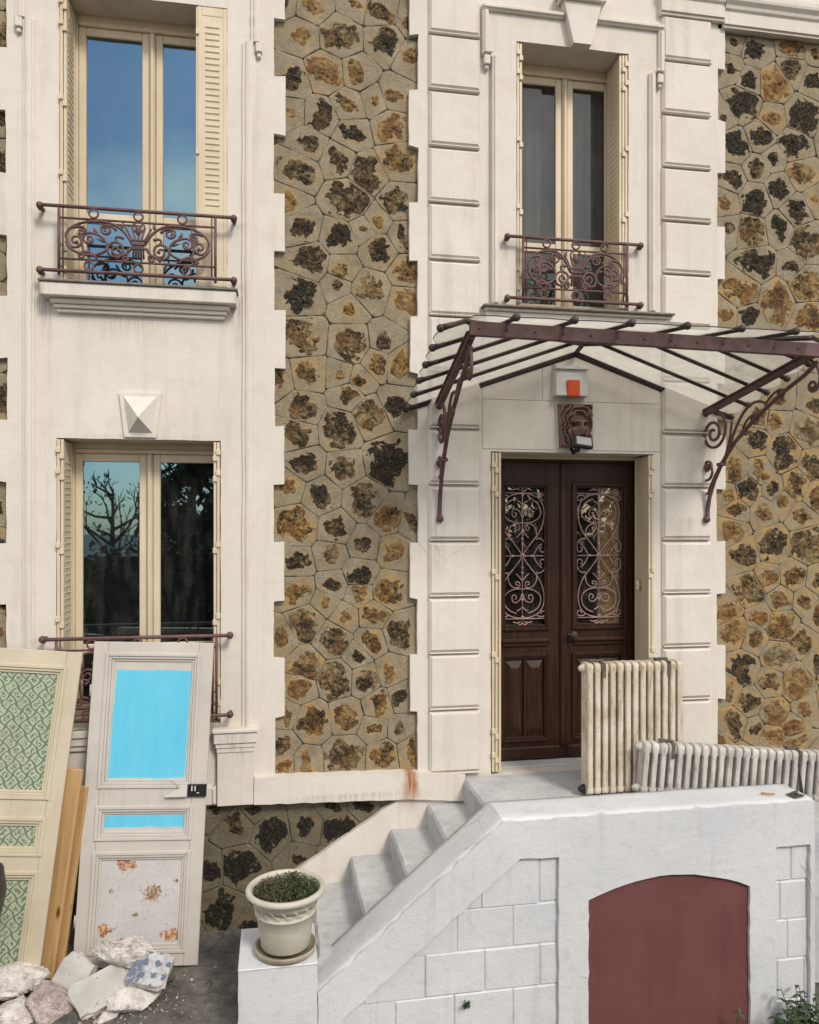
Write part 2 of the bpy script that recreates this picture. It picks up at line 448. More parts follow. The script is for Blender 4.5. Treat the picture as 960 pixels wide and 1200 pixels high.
    for (fx, fz, fr, col) in ((-0.11, 0.665, 0.075, (0.45, 0.14, 0.07)), (0.085, 0.475, 0.10, (0.33, 0.19, 0.12)), (-0.225, 0.235, 0.075, (0.46, 0.18, 0.06)),
                              (0.225, 0.205, 0.085, (0.50, 0.20, 0.05)), (-0.03, 0.335, 0.03, (0.28, 0.24, 0.22)), (-0.19, 0.49, 0.025, (0.28, 0.22, 0.22)), (0.24, 0.55, 0.03, (0.30, 0.22, 0.2))):
        d = t.math('SQRT', t.math('ADD', t.math('POWER', t.math('SUBTRACT', x, fx), 2), t.math('POWER', t.math('MULTIPLY', t.math('SUBTRACT', z, fz), 1.3), 2)))
        d = t.math('ADD', t.math('DIVIDE', d, fr), t.math('MULTIPLY', t.math('SUBTRACT', t.noise(p, 34, 3, 0.6), 0.5), 2.6))
        f = t.ramp(d, (0.62, 0.95), (0.80, 0.0))
        pet = t.ramp(t.noise(p, 55, 2), (0.38, (0.14, 0.11, 0.06)), (0.5, col), (0.66, (0.60, 0.44, 0.30)))
        c = t.mix(f, c, pet)
    MAT['floral_paper'] = t.done(c, 0.85, t.bump(t.noise(p, 40, 3), 0.2, 0.002))

    # --- rubble
    t = NT('broken_plaster')
    p = t.world()
    n1 = t.noise(p, 14, 6, 0.68)
    c = t.ramp(n1, (0.30, (0.24, 0.20, 0.18)), (0.45, (0.54, 0.49, 0.455)), (0.60, (0.72, 0.69, 0.66)))
    MAT['plaster'] = t.done(c, 0.95, t.bump(t.noise(p, 60, 5, 0.7), 0.8, 0.012))
    t = NT('pinkish_rubble')
    p = t.world()
    n1 = t.noise(p, 18, 6, 0.68)
    c = t.ramp(n1, (0.28, (0.25, 0.19, 0.18)), (0.52, (0.48, 0.395, 0.37)), (0.75, (0.60, 0.55, 0.52)))
    MAT['pink_plaster'] = t.done(c, 0.95, t.bump(t.noise(p, 45, 5, 0.7), 0.8, 0.012))
    t = NT('glazed_blue_white_tile')
    p = t.local()
    x, y, z = t.sep(p)
    q = t.math('MULTIPLY', t.math('ABSOLUTE', t.math('SINE', t.math('MULTIPLY', x, 42))), t.math('ABSOLUTE', t.math('SINE', t.math('MULTIPLY', y, 42))))
    q = t.math('ADD', q, t.math('MULTIPLY', t.math('SUBTRACT', t.noise(p, 55, 4, 0.7), 0.5), 2.0))
    band = t.ramp(x, (-0.045, 1.0), (-0.035, 0.0))
    f = t.math('MAXIMUM', t.ramp(q, (0.64, 0.0), (0.70, 1.0)), t.math('MULTIPLY', band, t.ramp(t.noise(p, 50, 2), (0.4, 0.5), (0.5, 1.0))))
    c = t.mix(f, t.ramp(t.noise(p, 18, 5, 0.7), (0.35, (0.33, 0.33, 0.33)), (0.6, (0.50, 0.51, 0.52))), (0.12, 0.145, 0.20))
    MAT['blue_tile'] = t.done(c, 0.35, t.bump(t.noise(p, 50, 3), 0.1, 0.002))
    t = NT('worn_printed_tile')
    p = t.local()
    n1 = t.noise(p, 22, 3)
    c = t.mix(t.ramp(n1, (0.64, 0), (0.69, 0.6)), t.ramp(t.noise(p, 6, 5), (0.3, (0.36, 0.35, 0.33)), (0.7, (0.56, 0.55, 0.52))), (0.12, 0.12, 0.13))
    MAT['grey_tile'] = t.done(c, 0.5, t.bump(t.noise(p, 50, 3), 0.25, 0.003))

    # --- ground, pot, plants
    t = NT('cracked_concrete')
    p = t.world()
    c = t.ramp(t.noise(p, 5.0, 7, 0.72), (0.32, (0.070, 0.066, 0.057)), (0.70, (0.255, 0.24, 0.21)))
    c = t.mix(t.ramp(t.noise(p, 45, 5, 0.75), (0.52, 0), (0.72, 0.7)), c, (0.055, 0.052, 0.046))
    c = t.mix(t.ramp(t.noise(p, 110, 3, 0.6), (0.66, 0), (0.72, 0.55)), c, (0.36, 0.34, 0.31))
    wv = t.n('VectorMath'); wv.operation = 'ADD'
    nv = t.n('TexNoise'); nv.inputs['Scale'].default_value = 4.0
    t.put(nv.inputs['Vector'], p); t.put(wv.inputs[0], p); t.put(wv.inputs[1], nv.outputs[1])
    crk = t.ramp(t.voro(wv.outputs[0], 0.8, 'DISTANCE_TO_EDGE'), (0.0, 1.0), (0.012, 0.0))
    crk = t.math('MULTIPLY', crk, t.ramp(t.noise(p, 1.5, 2), (0.55, 0.0), (0.6, 0.9)))
    c = t.mix(crk, c, (0.03, 0.028, 0.025))
    h = t.math('SUBTRACT', t.math('ADD', t.noise(p, 25, 6, 0.7), t.math('MULTIPLY', t.noise(p, 5, 3), 2.0)), crk)
    MAT['concrete'] = t.done(c, 0.93, t.bump(h, 1.0, 0.035))
    t = NT('stone_resin_pot')
    p = t.local()
    c = t.ramp(t.noise(p, 8, 5), (0.3, (0.47, 0.445, 0.36)), (0.7, (0.575, 0.55, 0.46)))
    c = t.mix(t.ramp(t.noise(p, 30, 4, 0.7), (0.6, 0), (0.75, 0.4)), c, (0.31, 0.27, 0.19))
    MAT['pot'] = t.done(c, 0.5, t.bump(t.noise(p, 60, 3), 0.1, 0.003))
    MAT['saucer'] = simple('tan_saucer', (0.37, 0.325, 0.25), 0.6, 0.3, 12, 0.2, 60)
    MAT['soil'] = simple('dark_soil', (0.055, 0.04, 0.028), 0.95, 0.5, 40, 0.6, 80)
    for nm, a, b in (('moss_leaf', (0.020, 0.034, 0.012), (0.060, 0.085, 0.026)), ('dry_leaf', (0.07, 0.045, 0.022), (0.15, 0.09, 0.04)),
                     ('shrub_leaf', (0.015, 0.032, 0.012), (0.042, 0.078, 0.026)), ('weed_leaf', (0.04, 0.07, 0.018), (0.07, 0.125, 0.034)),
                     ('tree_leaf', (0.012, 0.026, 0.010), (0.036, 0.066, 0.022))):
        t = NT(nm)
        oi = t.noise(t.world(), 30, 2)
        c = t.ramp(oi, (0.35, a), (0.65, b))
        MAT[nm] = t.done(c, 0.55)
    MAT['bark'] = simple('brown_bark', (0.085, 0.062, 0.045), 0.95, 0.45, 25, 0.6, 40)
    t = NT('oxblood_paint')
    p = t.world()
    c = t.ramp(t.noise(p, 3, 5), (0.3, (0.128, 0.044, 0.044)), (0.7, (0.160, 0.058, 0.057)))
    c = t.mix(t.ramp(t.noise(p, 55, 4, 0.7), (0.66, 0), (0.74, 0.35)), c, (0.24, 0.14, 0.13))
    c = t.mix(t.ramp(t.noise(t.mapped(p, (14, 14, 1.2)), 1, 5, 0.65), (0.52, 0), (0.75, 0.45)), c, (0.085, 0.034, 0.032))
    c = t.mix(t.ramp(t.noise(p, 26, 6, 0.75), (0.62, 0), (0.70, 0.4)), c, (0.25, 0.15, 0.14))
    MAT['oxblood'] = t.done(c, 0.6, t.bump(t.noise(p, 40, 4), 0.15, 0.004))
    MAT['lion'] = simple('brown_painted_stone', (0.21, 0.125, 0.108), 0.55, 0.45, 25, 0.25, 80)
    MAT['alarm_white'] = simple('alarm_white_plastic', (0.62, 0.635, 0.625), 0.4, 0.08, 10, 0.05, 60)
    MAT['alarm_orange'] = simple('orange_lens', (0.72, 0.085, 0.012), 0.3, 0.1, 10, 0.05, 60)
    MAT['led_face'] = simple('floodlight_diffuser', (0.48, 0.48, 0.47), 0.3, 0.05, 10, 0.0, 60)
    MAT['white_plastic'] = simple('off_white_plastic', (0.62, 0.60, 0.56), 0.5, 0.1, 10, 0.1, 60)
    MAT['pencil'] = simple('yellow_pencil', (0.45, 0.22, 0.05), 0.6, 0.2, 10, 0.1, 60)
    MAT['step'] = None

    t = NT('worn_step_paint')
    p = t.world()
    c = t.ramp(t.noise(p, 3.0, 5, 0.6), (0.3, (0.38, 0.39, 0.405)), (0.7, (0.56, 0.565, 0.57)))
    c = t.mix(t.ramp(t.noise(p, 18, 6, 0.72), (0.54, 0), (0.72, 0.6)), c, (0.26, 0.235, 0.21))
    c = t.mix(t.ramp(t.noise(p, 70, 3), (0.66, 0), (0.72, 0.6)), c, (0.12, 0.10, 0.08))
    MAT['step'] = t.done(c, 0.75, t.bump(t.noise(p, 35, 5), 0.4, 0.006))

make_materials()

# ------------------------------------------------------------------ mesh helpers
class MB:
    def __init__(self):
        self.v, self.f, self.mi, self.sm = [], [], [], []
    def add(self, verts, faces, mi=0, smooth=False, M=None):
        b = len(self.v)
        if M is not None:
            verts = [M @ Vector(p) for p in verts]
        self.v.extend([tuple(p) for p in verts])
        for f in faces:
            self.f.append([i + b for i in f]); self.mi.append(mi); self.sm.append(smooth)
        return self
    def box(self, x0, x1, y0, y1, z0, z1, bev=0.0, mi=0, M=None):
        if bev <= 0:
            vs = [(x, y, z) for x in (x0, x1) for y in (y0, y1) for z in (z0, z1)]
            fs = [(0, 1, 3, 2), (4, 6, 7, 5), (0, 4, 5, 1), (2, 3, 7, 6), (0, 2, 6, 4), (1, 5, 7, 3)]
            return self.add(vs, fs, mi, False, M)
        c = ((x0 + x1) / 2, (y0 + y1) / 2, (z0 + z1) / 2)
        h = ((x1 - x0) / 2, (y1 - y0) / 2, (z1 - z0) / 2)
        bev = min(bev, min(h) * 0.9)
        vs, idx = [], {}
        for sx in (-1, 1):
            for sy in (-1, 1):
                for sz in (-1, 1):
                    for ax in range(3):
                        q = [sx * (h[0] - bev), sy * (h[1] - bev), sz * (h[2] - bev)]
                        q[ax] = (sx, sy, sz)[ax] * h[ax]
                        idx[(sx, sy, sz, ax)] = len(vs)
                        vs.append((c[0] + q[0], c[1] + q[1], c[2] + q[2]))
        fs = []
        I = lambda a, b, d, ax: idx[(a, b, d, ax)]
        for s in (-1, 1):
            fs.append([I(s, -1, -1, 0), I(s, 1, -1, 0), I(s, 1, 1, 0), I(s, -1, 1, 0)][::s])
            fs.append([I(-1, s, -1, 1), I(-1, s, 1, 1), I(1, s, 1, 1), I(1, s, -1, 1)][::s])
            fs.append([I(-1, -1, s, 2), I(1, -1, s, 2), I(1, 1, s, 2), I(-1, 1, s, 2)][::s])
        for a in (-1, 1):
            for b in (-1, 1):
                fs.append([I(a, b, -1, 0), I(a, b, 1, 0), I(a, b, 1, 1), I(a, b, -1, 1)][::-(a * b)])
                fs.append([I(a, -1, b, 0), I(a, 1, b, 0), I(a, 1, b, 2), I(a, -1, b, 2)][::(a * b)])
                fs.append([I(-1, a, b, 1), I(1, a, b, 1), I(1, a, b, 2), I(-1, a, b, 2)][::-(a * b)])
                for d in (-1, 1):
                    fs.append([I(a, b, d, 0), I(a, b, d, 1), I(a, b, d, 2)][::(a * b * d)])
        return self.add(vs, fs, mi, False, M)
    def prism(self, outer, holes, y0, y1, mi=0, M=None):
        """outline in the x-z plane pushed from y0 (front) to y1 (back)"""
        loops = [outer] + list(holes)
        flat = [p for l in loops for p in l]
        tris = tessellate_polygon([[Vector((x, z, 0)) for x, z in l] for l in loops])
        n = len(flat)
        vs = [(x, y0, z) for x, z in flat] + [(x, y1, z) for x, z in flat]
        fs = []
        for a, b, c in tris:
            (ax, az), (bx, bz), (cx, cz) = flat[a], flat[b], flat[c]
            ccw = (bx - ax) * (cz - az) - (bz - az) * (cx - ax)
            if ccw > 0:
                fs.append((a, b, c)); fs.append((c + n, b + n, a + n))
            else:
                fs.append((c, b, a)); fs.append((a + n, b + n, c + n))
        o = 0
        for li, l in enumerate(loops):
            m = len(l)
            ar = sum(l[i][0] * l[(i + 1) % m][1] - l[(i + 1) % m][0] * l[i][1] for i in range(m))
            fl = (ar > 0) == (li == 0)
            for i in range(m):
                a, b = o + i, o + (i + 1) % m
                fs.append((a, a + n, b + n, b) if fl else (b, b + n, a + n, a))
            o += m
        return self.add(vs, fs, mi, False, M)
    def tube(self, pts, r, n=6, closed=False, mi=0, M=None, flat=1.0, cap=True):
        pts = [Vector(p) for p in pts]
        k = len(pts)
        rr = r if isinstance(r, (list, tuple)) else [r] * k
        vs, fs = [], []
        up0 = None
        for i, p in enumerate(pts):
            if closed:
                d = pts[(i + 1) % k] - pts[i - 1]
            else:
                d = pts[min(i + 1, k - 1)] - pts[max(i - 1, 0)]
            if d.length < 1e-9:
                d = Vector((0, 0, 1))
            d.normalize()
            if up0 is None:
                up0 = Vector((0, 1, 0)) if abs(d.y) < 0.9 else Vector((1, 0, 0))
            u = up0 - d * up0.dot(d)
            u.normalize()
            up0 = u
            w = d.cross(u)
            for j in range(n):
                a = 2 * math.pi * j / n
                vs.append(p + u * (math.cos(a) * rr[i] * flat) + w * (math.sin(a) * rr[i]))
        for i in range(k if closed else k - 1):
            for j in range(n):
                a, b = i * n + j, i * n + (j + 1) % n
                i2 = (i + 1) % k
                fs.append((a, b, i2 * n + (j + 1) % n, i2 * n + j))
        if not closed and cap:
            fs.append(tuple(range(n))[::-1]); fs.append(tuple(range((k - 1) * n, k * n)))
        return self.add(vs, fs, mi, True, M)
    def lathe(self, prof, n=24, mi=0, M=None, wob=None):
        vs, fs = [], []
        m = len(prof)
        for i in range(n):
            a = 2 * math.pi * i / n
            for j, (r, z) in enumerate(prof):
                q = r + (wob(a, j, z) if wob else 0)
                vs.append((q * math.cos(a), q * math.sin(a), z))
        for i in range(n):
            i2 = (i + 1) % n
            for j in range(m - 1):
                fs.append((i * m + j, i2 * m + j, i2 * m + j + 1, i * m + j + 1))
        return self.add(vs, fs, mi, True, M)
    def ball(self, c, r, n=8, mi=0, sq=(1, 1, 1)):
        prof = [(max(1e-5, math.sin(math.pi * j / n)) * r, -math.cos(math.pi * j / n) * r) for j in range(n + 1)]
        M = Matrix.Translation(c) @ Matrix.Diagonal((*sq, 1))
        return self.lathe(prof, n + 2, mi, M)
    def mesh(self, name, mats):
        me = bpy.data.meshes.new(name)
        me.from_pydata(self.v, [], self.f)
        for m in (mats if isinstance(mats, (list, tuple)) else [mats]):
            me.materials.append(MAT[m])
        me.polygons.foreach_set('material_index', self.mi)
        me.polygons.foreach_set('use_smooth', self.sm)
        me.update()
        return me
    def build(self, name, mats, parent=None, label=None):
        return link(name, self.mesh(name, mats), parent, label)

def link(name, me, parent=None, label=None, loc=None, rot=None):
    o = bpy.data.objects.new(name, me)
    COL.objects.link(o)
    if parent is not None:
        o.parent = parent
    if loc is not None:
        o.location = loc
    if rot is not None:
        o.rotation_euler = rot
    if label:
        o['label'] = label
    return o

def thing(name, label, cat, loc=(0, 0, 0), rot=(0, 0, 0), group=None):
    o = link(name, None, None, label, loc, rot)
    o.empty_display_size = 0.1
    o['category'] = cat
    if group:
        o['group'] = group
    return o

def tag(o, label, cat, group=None):
    o['label'] = label
    o['category'] = cat
    if group:
        o['group'] = group
    return o

def rough_loop(pts, step=0.06, amp=0.003, seed=0):
    """hand-trowelled edge: subdivide a loop and let its points wander a little"""
    r = random.Random(seed)
    out = []
    k = len(pts)
    for i in range(k):
        (x0, z0), (x1, z1) = pts[i], pts[(i + 1) % k]
        L = math.hypot(x1 - x0, z1 - z0)
        m = max(1, int(L / step))
        nx, nz = (-(z1 - z0) / L, (x1 - x0) / L) if L > 0 else (0, 0)
        for j in range(m):
            t = j / m
            w = r.uniform(-amp, amp) if j else r.uniform(-amp, amp) * 0.6
            out.append((x0 + (x1 - x0) * t + nx * w, z0 + (z1 - z0) * t + nz * w))
    return out

def spiral(cx, cz, r0, r1, a0, turns, n=22):
    """points of a scroll: from radius r0 at angle a0 winding to r1"""
    o = []
    for i in range(n + 1):
        t = i / n
        a = a0 + turns * 2 * math.pi * t
        r = r0 + (r1 - r0) * t
        o.append((cx + r * math.cos(a), cz + r * math.sin(a)))
    return o

def bez(p0, p1, p2, p3, n=12):
    o = []
    for i in range(n + 1):
        t = i / n
        s = 1 - t
        o.append(tuple(s ** 3 * a + 3 * s * s * t * b + 3 * s * t * t * c + t ** 3 * d for a, b, c, d in zip(p0, p1, p2, p3)))
    return o

def fbm(p, oct=4):
    return noise.fractal(Vector(p), 0.7, 2.1, oct)

def sstep(a, b, x):
    t = max(0.0, min(1.0, (x - a) / (b - a)))
    return t * t * (3 - 2 * t)

# ================================================================== the ground
def ground_z(x, y):
    drop = -0.55 * sstep(0.05, 1.0, x) * sstep(-0.90, -1.12, y)
    near = 1.0 if (-4 < x < 6 and -4 < y < 0.3) else 0.0
    return drop + near * (0.012 * noise.noise(Vector((x * 3, y * 3, 0.3))) + 0.012 * fbm((x * 9, y * 9, 1.0), 5))

def make_ground():
    fx = [round(-2.3 + 0.025 * i, 3) for i in range(101)]
    fy = [round(-1.7 + 0.025 * i, 3) for i in range(73)]
    xs = [-400, -120, -40, -16, -8] + [-4 + 0.1 * i for i in range(101)] + [8, 16, 40, 120, 400]
    ys = [-400, -120, -40, -20, -12, -8] + [-4 + 0.1 * i for i in range(41)] + [0.2, 0.6, 2, 6, 20, 80, 400]
    ys = sorted(set([round(y, 3) for y in ys] + fy))
    xs = sorted(set([round(x, 3) for x in xs] + fx))
    m = MB()
    vs = [(x, y, ground_z(x, y)) for y in ys for x in xs]
    nx = len(xs)
    fs = [(j * nx + i, j * nx + i + 1, (j + 1) * nx + i + 1, (j + 1) * nx + i) for j in range(len(ys) - 1) for i in range(nx - 1)]
    m.add(vs, fs, 0, True)
    o = m.build('ground', 'concrete')
    o['kind'] = 'structure'
make_ground()

# ================================================================== the house
HOUSE = thing('house', 'cream rendered house front with rough millstone panels and arched-hood doorway', 'house')
ZK = [1.145 + 0.4385 * k for k in range(17)]           # masonry courses
ZTOP = ZK[16]

def teeth(x_out, x_in, z0, z1):
    """toothed quoin edge, going up: even courses are short, odd ones long"""
    pts = []
    r = random.Random(int(abs(x_out) * 1000))
    for k in range(len(ZK) - 1):
        a, b = max(z0, ZK[k]), min(z1, ZK[k + 1])
        if b - a < 0.02:
            continue
        x = (x_in if k % 2 == 0 else x_out) + r.uniform(-0.006, 0.006)
        pts += [(x, a + r.uniform(-0.012, 0.012) * (a > z0)), (x + r.uniform(-.003, .003), b + r.uniform(-0.008, 0.008) * (b < z1))]
    return pts

REV = 0.30
WINDOWS = {'UL': (-1.535, -0.362, 4.75, 6.875), 'UR': (1.872, 2.822, 4.76, 6.868), 'LL': (-1.555, -0.410, 1.555, 3.655)}
DOOR = (1.668, 3.052, 1.06, 3.615)

def rect(x0, x1, z0, z1):
    return [(x0, z0), (x1, z0), (x1, z1), (x0, z1)]

# --- left bay
right_edge = teeth(0.062, -0.018, ZK[0], ZTOP)
left_edge = teeth(-1.97, -1.888, ZK[0], ZTOP)[::-1]
out = [(-1.97, 0.95), (-0.02, 0.95)] + right_edge + left_edge
m = MB()
m.prism(rough_loop(out, 0.07, 0.003, 1), [rough_loop(rect(*WINDOWS[k]), 0.12, 0.002, 5) for k in ('UL', 'LL')], 0.0, REV + 0.02)
m.build('wall', 'render', HOUSE)
# --- door bay
re = teeth(3.694, 3.624, ZK[0], ZTOP)
le = teeth(1.015, 1.080, ZK[0], ZTOP)[::-1]
out = [(1.080, 0.90), (1.50, 0.90), (1.50, 0.5), (3.624, 0.5)] + re + le
m = MB()
door_hole = [(DOOR[0], DOOR[2]), (DOOR[1], DOOR[2]), (DOOR[1], DOOR[3]), (DOOR[0], DOOR[3])]
m.prism(rough_loop(out, 0.07, 0.003, 2), [rough_loop(door_hole, 0.12, 0.002, 8), rough_loop(rect(*WINDOWS['UR']), 0.12, 0.002, 6)], 0.0, REV + 0.02)
m.build('wall', 'render', HOUSE)

# --- quoin blocks of the door bay, one mesh each
for (qx0, qx1) in ((1.166, 1.578), (3.120, 3.556)):
    for k in range(0, 14):
        z0, z1 = ZK[k] + 0.022, ZK[k + 1] - 0.004
        if k == 0:
            z0 = 1.10
        if k == 13:
            z1 -= 0.06
        m = MB()
        j = lambda: RNG.uniform(-0.004, 0.004)
        x0, x1, z0, z1 = qx0 + j(), qx1 + j(), z0 + j(), z1 + j()
        b, yf = 0.021, -0.036 + j() * 0.5
        vs = [(x0, 0.01, z0), (x1, 0.01, z0), (x1, 0.01, z1), (x0, 0.01, z1),
              (x0, -0.012, z0), (x1, -0.012, z0), (x1, -0.012, z1), (x0, -0.012, z1),
              (x0 + b, yf, z0 + b), (x1 - b, yf, z0 + b), (x1 - b, yf, z1 - b), (x0 + b, yf, z1 - b)]
        fs = [(0, 1, 5, 4), (1, 2, 6, 5), (2, 3, 7, 6), (3, 0, 4, 7), (4, 5, 9, 8), (5, 6, 10, 9), (6, 7, 11, 10), (7, 4, 8, 11), (8, 9, 10, 11)]
        m.add(vs, fs)
        # shelf-like shadow lip along the foot of each block
        m.box(x0 + 0.004, x1 - 0.004, -0.038, 0.008, z0 - 0.011, z0 - 0.001, 0.003)
        m.build('quoin_block', 'render', HOUSE)

# --- ashlar slabs over the door
zj = 4.025
for (x0, x1, z0, z1) in ((1.600, 2.190, 3.635, zj - .002), (2.520, 3.100, 3.635, zj - .002), (1.600, 2.09, zj + .002, 4.62), (2.094, 3.100, zj + .002, 4.62)):
    m = MB()
    m.box(x0, x1, -0.006, 0.01, z0, z1, 0.002)
    m.build('ashlar_slab', 'render', HOUSE)

# --- mouldings
def moulding(x0, x1, z0, z1, steps, name='moulding', mat='render', parent=None):
    """stack of shelves: steps = (z_low, z_high, projection)"""
    m = MB()
    for i, (a, b, pr) in enumerate(steps):
        m.box(x0 - pr * 0.6, x1 + pr * 0.6, -pr, 0.02 - 0.0006 * i, z0 + a, z0 + b, 0.004)
    return m.build(name, mat, parent or HOUSE)

def bead(x0, x1, z0, z1, pr=0.035):
    m = MB()
    r = random.Random(int((x0 + 9) * 771))
    n = 24
    zs = [z0 + (z1 - z0) * i / n for i in range(n + 1)]
    w = x1 - x0
    prof = [(0.0, 0.006), (0.0, -pr * 0.45), (0.22, -pr * 0.5), (0.26, -pr * 0.85), (0.42, -pr), (0.66, -pr), (0.8, -pr * 0.8), (0.84, -pr * 0.4), (1.0, -pr * 0.35), (1.0, 0.006)]
    vs, fs = [], []
    for z in zs:
        e = r.uniform(-0.0025, 0.0025)
        for (a, y) in prof:
            vs.append((x0 + w * a + e, y + e * 0.5, z))
    k = len(prof)
    for i in range(n):
        for q in range(k - 1):
            fs.append((i * k + q, i * k + q + 1, (i + 1) * k + q + 1, (i + 1) * k + q))
    fs.append(tuple(range(k))[::-1]); fs.append(tuple(range(n * k, n * k + k)))
    m.add(vs, [f[::-1] for f in fs])
    return m.build('moulding', 'render', HOUSE)

# the beads that frame the left bay, with their small ears at the top
bead(-0.252, -0.158, 1.53, 6.63); bead(-1.775, -1.700, 1.53, 6.63)
bead(-0.190, -0.100, 6.632, ZTOP - .02); bead(-1.830, -1.745, 6.632, ZTOP - .02)
for x0 in (-0.155, -1.825):
    m = MB()
    m.box(x0, x0 + 0.05, -0.040, 0.01, 6.555, 6.626, 0.006); m.box(x0 + 0.01, x0 + 0.04, -0.028, 0.01, 6.52, 6.554, 0.006)
    m.build('ear_drop', 'render', HOUSE)

# surround of the window over the door
su = [(1.665, 4.765), (1.665, 6.725), (1.588, 6.725), (1.588, 7.125), (3.126, 7.125), (3.126, 6.725), (3.05, 6.725), (3.05, 4.765)]
w = WINDOWS['UR']
m = MB()
m.prism(rough_loop(su[:4] + su[4:] + [(w[1], 4.765), (w[1], w[3]), (w[0], w[3]), (w[0], 4.765)], 0.09, 0.002, 3), [], -0.020, 0.015)
m.build('window_surround', 'render', HOUSE)
def bar(x0, x1, z0, z1, pr=0.048):
    m = MB()
    m.box(x0, x1, -pr, -0.006, z0, z1, 0.008)
    if z1 - z0 > x1 - x0:
        c = (x0 + x1) / 2
        m.box(c - 0.012, c + 0.02, -pr - 0.012, -pr + 0.003, z0 + 0.004, z1 - 0.004, 0.006)
    else:
        m.box(x0 + 0.004, x1 - 0.004, -pr - 0.012, -pr + 0.003, z0 + 0.012, z1 - 0.006, 0.006)
    m.build('moulding', 'render', HOUSE)
bar(1.666, 1.722, 4.77, 6.723); bar(2.992, 3.049, 4.77, 6.723)
bar(1.589, 1.640, 6.727, 7.072); bar(3.074, 3.125, 6.727, 7.072)
bar(1.589, 2.262, 7.074, 7.123); bar(2.540, 3.125, 7.074, 7.123)
bar(1.643, 1.662, 6.727, 6.76); bar(3.053, 3.071, 6.727, 6.76)
for x0 in (1.602, 3.066):
    m = MB()
    m.box(x0, x0 + 0.05, -0.05, 0.01, 6.645, 6.72, 0.006); m.box(x0 + 0.01, x0 + 0.04, -0.035, 0.01, 6.615, 6.644, 0.006)
    m.build('ear_drop', 'render', HOUSE)
# keystone of that window
m = MB()
m.prism([(2.325, 6.865), (2.475, 6.865), (2.56, 7.195), (2.245, 7.195)], [], -0.085, 0.0)
m.box(2.215, 2.592, -0.115, 0.0, 7.197, 7.235, 0.006); m.box(2.20, 2.607, -0.135, 0.0, 7.236, 7.275, 0.008)
m.build('keystone', 'render', HOUSE)
# keystone with a pyramid point over the lower window
m = MB()
m.prism([(-1.088, 3.668), (-0.868, 3.668), (-0.828, 3.992), (-1.125, 3.992)], [], -0.022, 0.0)
k4 = [(-1.060, -0.022, 3.700), (-0.892, -0.022, 3.700), (-0.862, -0.022, 3.965), (-1.094, -0.022, 3.965), (-0.975, -0.135, 3.80)]
m.add(k4, [(0, 1, 4), (1, 2, 4), (2, 3, 4), (3, 0, 4)])
m.build('keystone', 'render', HOUSE)

# string course at the top: a break forward over each quoin column, straight beyond
def course(x0, x1, z0, dy=0.0):
    m = MB()
    prof = [(0.0, 0.03), (0.022, 0.03), (0.022, 0.045), (0.125, 0.045), (0.14, 0.062), (0.165, 0.07), (0.19, 0.095), (0.21, 0.10), (0.24, 0.10), (0.24, 0.0)]
    vs = [(x, -(p + dy), z0 + z) for x in (x0, x1) for z, p in prof] + [(x, 0.01, z0 + z) for x in (x0, x1) for z in (0.0, 0.24)]
    k = len(prof)
    fs = [(i, i + 1, k + i + 1, k + i) for i in range(k - 1)]
    fs.append((2 * k, 0, k, 2 * k + 2))
    fs.append(tuple(range(k)) + (2 * k + 1, 2 * k)); fs.append((tuple(range(k, 2 * k)) + (2 * k + 3, 2 * k + 2))[::-1])
    m.add(vs, [f[::-1] for f in fs])
    m.build('string_course', 'render', HOUSE)
course(3.662, 6.4, 7.175)
course(3.095, 3.658, 7.215, 0.012)
course(1.02, 1.575, 7.215, 0.012)
m = MB(); m.box(3.63, 6.4, 0.0, 0.30, 7.18, ZTOP, 0.0); m.build('wall', 'render', HOUSE)
m = MB(); m.box(3.56, 6.3, -0.004, 0.0, 7.416, ZTOP - .01, 0.0); m.build('fascia', 'render', HOUSE)

# sills
def sill_shelf(x0, x1, z, deep, name='sill', full=True):
    m = MB()
    m.box(x0 - 0.012, x1 + 0.012, -deep - 0.015, 0.10, z - 0.018, z, 0.005, 1)
    if full:
        m.box(x0, x1, -deep, 0.02, z - 0.112, z - 0.0185, 0.006)
        m.box(x0 + 0.05, x1 - 0.05, -deep * 0.62, 0.02, z - 0.150, z - 0.1125, 0.008)
        m.box(x0 + 0.07, x1 - 0.07, -deep * 0.45, 0.02, z - 0.178, z - 0.1505, 0.006)
        m.box(x0 + 0.085, x1 - 0.085, -deep * 0.28, 0.02, z - 0.205, z - 0.1785, 0.006)
    else:
        m.box(x0 + 0.01, x1 - 0.01, -deep * 0.75, 0.02, z - 0.040, z - 0.0185, 0.004)
        m.box(x0 + 0.02, x1 - 0.02, -deep * 0.4, 0.02, z - 0.14, z - 0.0405, 0.004)
    m.build(name, ['render', 'sill_lead'], HOUSE)
MAT['sill_lead'] = simple('weathered_sill_capping', (0.20, 0.175, 0.15), 0.7, 0.3, 20, 0.2, 60)
sill_shelf(-1.632, -0.292, 4.755, 0.125)
sill_shelf(1.598, 3.185, 4.757, 0.075, full=False)
m = MB()
m.box(-1.475, -0.485, -0.05, 0.10, 1.50, 1.553, 0.006); m.box(-1.47, -0.49, -0.035, 0.02, 1.44, 1.499, 0.006); m.box(-1.465, -0.495, -0.02, 0.02, 1.40, 1.439, 0.005)
m.build('sill', 'render', HOUSE)

